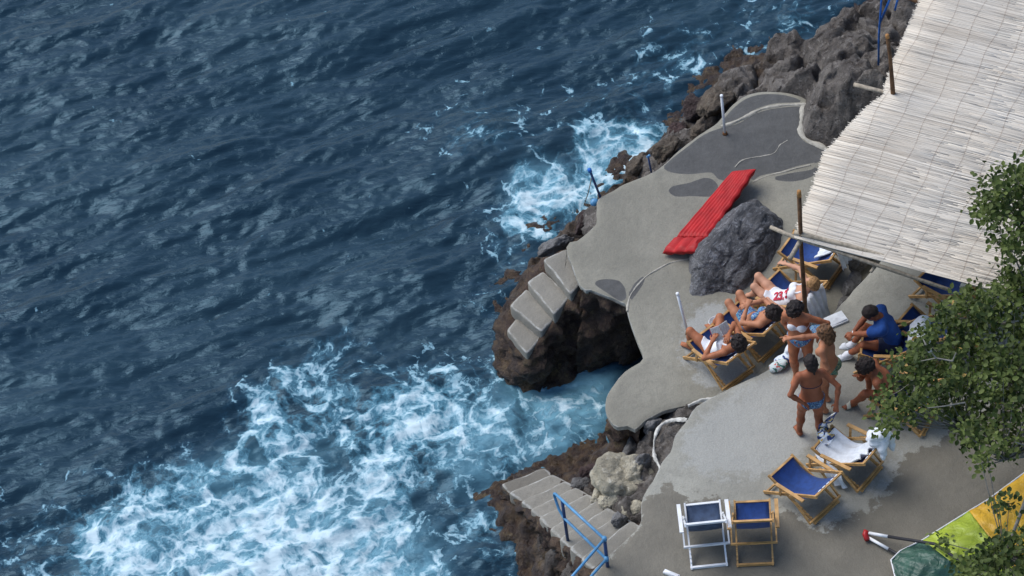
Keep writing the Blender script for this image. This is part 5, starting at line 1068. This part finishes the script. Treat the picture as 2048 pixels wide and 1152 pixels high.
# ------------------------------------------------------------------ tree
def tree():
    k = NT('leaf'); c = k.attr('shade'); cc = k.mix(c, (.026, .044, .012), (.13, .165, .045)); k.set('Base Color', cc); k.set('Roughness', .6); k.b.inputs['Specular IOR Level'].default_value = .2
    tr = k.n('ShaderNodeBsdfTranslucent'); k.l(k.mix(c, (.03, .06, .008), (.14, .22, .03)), tr.inputs[0]); mx = k.n('ShaderNodeMixShader'); mx.inputs[0].default_value = .22; k.l(k.b.outputs[0], mx.inputs[1]); k.l(tr.outputs[0], mx.inputs[2]); k.l(mx.outputs[0], k.o.inputs[0]); LM = k.m
    yel = simple('yellowed_leaf', (.34, .22, .05), .6)
    base = P(2190, 830, ZB); root = empty('tree', base); tag(root, 'leafy green tree spreading over the sunbathers from beside the terrace', 'tree')
    main = [(2048, 515), (1992, 528), (1940, 570), (1868, 618), (1832, 645), (1798, 682), (1770, 735), (1752, 790), (1748, 838), (1775, 872), (1808, 856), (1846, 838), (1885, 868), (1925, 905), (1955, 938), (1995, 958), (2048, 905), (2300, 900), (2300, 500)]
    upc = [(1945, 405), (1966, 345), (2000, 335), (2040, 318), (2120, 330), (2130, 500), (2030, 520), (1990, 505), (1965, 460)]
    lowc = [(1925, 1112), (1985, 1080), (2040, 1052), (2140, 1030), (2140, 1200), (1890, 1200), (1900, 1140)]
    extra = [[(1868, 1085), (1880, 1066), (1905, 1062), (1915, 1090), (1905, 1110), (1875, 1100)], [(1978, 1000), (1998, 975), (2020, 985), (2036, 1010), (2020, 1040), (2005, 1015)], [(2035, 990), (2060, 985), (2060, 1010), (2036, 1010)]]
    def inside(x, y, poly): return poly_sd(np.array([float(x)]), np.array([float(y)]), [Vector((*q, 0)) for q in poly])[0]
    twigs = []
    def fill(poly, zlo, zhi, step, dens):
        xs = [q[0] for q in poly]; ys = [q[1] for q in poly]
        y = min(ys)
        while y < max(ys):
            x = min(xs)+rnd.uniform(0, step)
            while x < max(xs):
                qx, qy = x+rnd.uniform(-.4, .4)*step, y+rnd.uniform(-.4, .4)*step; d = inside(qx, qy, poly)
                gap = perlin(np.array([[qx/42, qy/34, 1.7]]))[0]
                if d < -8 and gap > -.45 and rnd.random() < dens(qx, qy):
                    for rep in range(2): z_ = zlo+(zhi-zlo)*rnd.random(); twigs.append((P(qx, qy, z_), min(1, -d/60)))
                x += step
            y += step*.8
    fill(main, 4.0, 5.3, 21, lambda x, y: .95 if y < 800 else (.72 if y < 860 else .60)); fill(upc, 4.9, 5.9, 19, lambda x, y: .92); fill(lowc, 4.2, 5.0, 19, lambda x, y: .95)
    for q in extra: fill(q, 4.4, 4.8, 14, lambda x, y: .95)
    rs = np.random.RandomState(3); V_ = []; F_ = []; S_ = []; YV = []; YF = []
    tmpl = np.array([(0, 0, 0), (.36, .28, .02), (.72, .25, -.02), (1, 0, -.10), (.72, -.25, -.02), (.36, -.28, .02), (.45, 0, -.05)])
    tf = [(0, 6, 1), (1, 6, 2), (2, 6, 3), (3, 6, 4), (4, 6, 5), (5, 6, 0)]
    hub = [P(1900, 720, 4.2), P(1950, 640, 4.4), P(1930, 860, 4.2), P(2020, 760, 4.3), P(2040, 440, 5.0), P(2010, 920, 4.2), P(1830, 760, 4.2), P(2010, 1110, 4.2), P(2060, 580, 4.5)]
    for tp, inn in twigs:
        nl = rs.randint(14, 22); tone = rs.uniform(.05, .95); near = min(hub, key=lambda h_: (h_-tp).length); dirn = (tp-near); dirn = dirn.normalized() if dirn.length > .01 else Vector((0, 0, 1))
        for i in range(nl):
            off = Vector(rs.normal(size=3))*.066+dirn*rs.uniform(-.12, .06); p = tp+off; s_ = rs.uniform(.045, .098)
            d = Vector(rs.normal(size=3)); d = (d*.8+dirn*.7+Vector((0, 0, -.35))).normalized(); up = Vector((rs.normal()*.45, rs.normal()*.45, 1)); sd_ = up.cross(d).normalized(); nu_ = d.cross(sd_)
            pts = [p+d*q[0]*s_+sd_*q[1]*s_*1.15+nu_*q[2]*s_*2 for q in tmpl]-0*np.zeros(1) if False else [p+d*(q[0]*s_)+sd_*(q[1]*s_*1.15)+nu_*(q[2]*s_*2) for q in tmpl]
            if rs.rand() < .003: b_ = len(YV); YV += [tuple(x-base) for x in pts]; YF += [tuple(b_+j for j in t) for t in tf]; continue
            b_ = len(V_); V_ += [tuple(x-base) for x in pts]; F_ += [tuple(b_+j for j in t) for t in tf]; S_ += [min(1, max(0, tone+rs.normal()*.18))]*7
    me = mesh_np('crown', np.array(V_), np.array(F_), False, LM); attr(me, 'shade', S_); o = link('crown', me, root); o['kind'] = 'stuff'
    o = link('yellow_leaves', mesh_np('yellow_leaves', np.array(YV), np.array(YF), False, yel), root); o['kind'] = 'stuff'
    fork = Vector((base.x-.15, base.y, 3.3)); MB().tube([(0, 0, 0), tuple((fork-base)*.5+Vector((.06, .03, 0))), tuple(fork-base)], .14, 12, .09, .08).build('trunk', M['bark'], root, True)
    tw = MB()
    for h_ in hub:
        mid = fork.lerp(h_, .5)+Vector((0, 0, .15)); MB().tube([tuple(fork-base), tuple(mid-base), tuple(h_-base)], .05, 8, .018, .1).build('limb', M['greybark'], root, True)
    for tp, inn in twigs:
        if rs.rand() < .55: near = min(hub, key=lambda h_: (h_-tp).length); m_ = near.lerp(tp, .5)+Vector((0, 0, -.04)); tw.tube([near-base, m_-base, tp-base], .010, 4, .004)
    for a in ([(1905, 722, 5.5), (1873, 716, 5.5), (1842, 722, 5.4)], [(1872, 716, 5.5), (1862, 703, 5.6)], [(1905, 722, 5.5), (1912, 705, 5.6)], [(1930, 805, 5.2), (1890, 812, 5.3), (1855, 816, 5.3)], [(2048, 890, 5.0), (2030, 884, 5.1)], [(1852, 690, 5.5), (1846, 678, 5.5)]):
        tw.tube([P(*q)-base for q in a], .012, 5, .005)
    o = tw.build('twigs', M['greybark'], root); o['kind'] = 'stuff'
M['greybark'] = simple('grey_twig_bark', (.20, .19, .165), .85, .3, 20, .002)
tree()
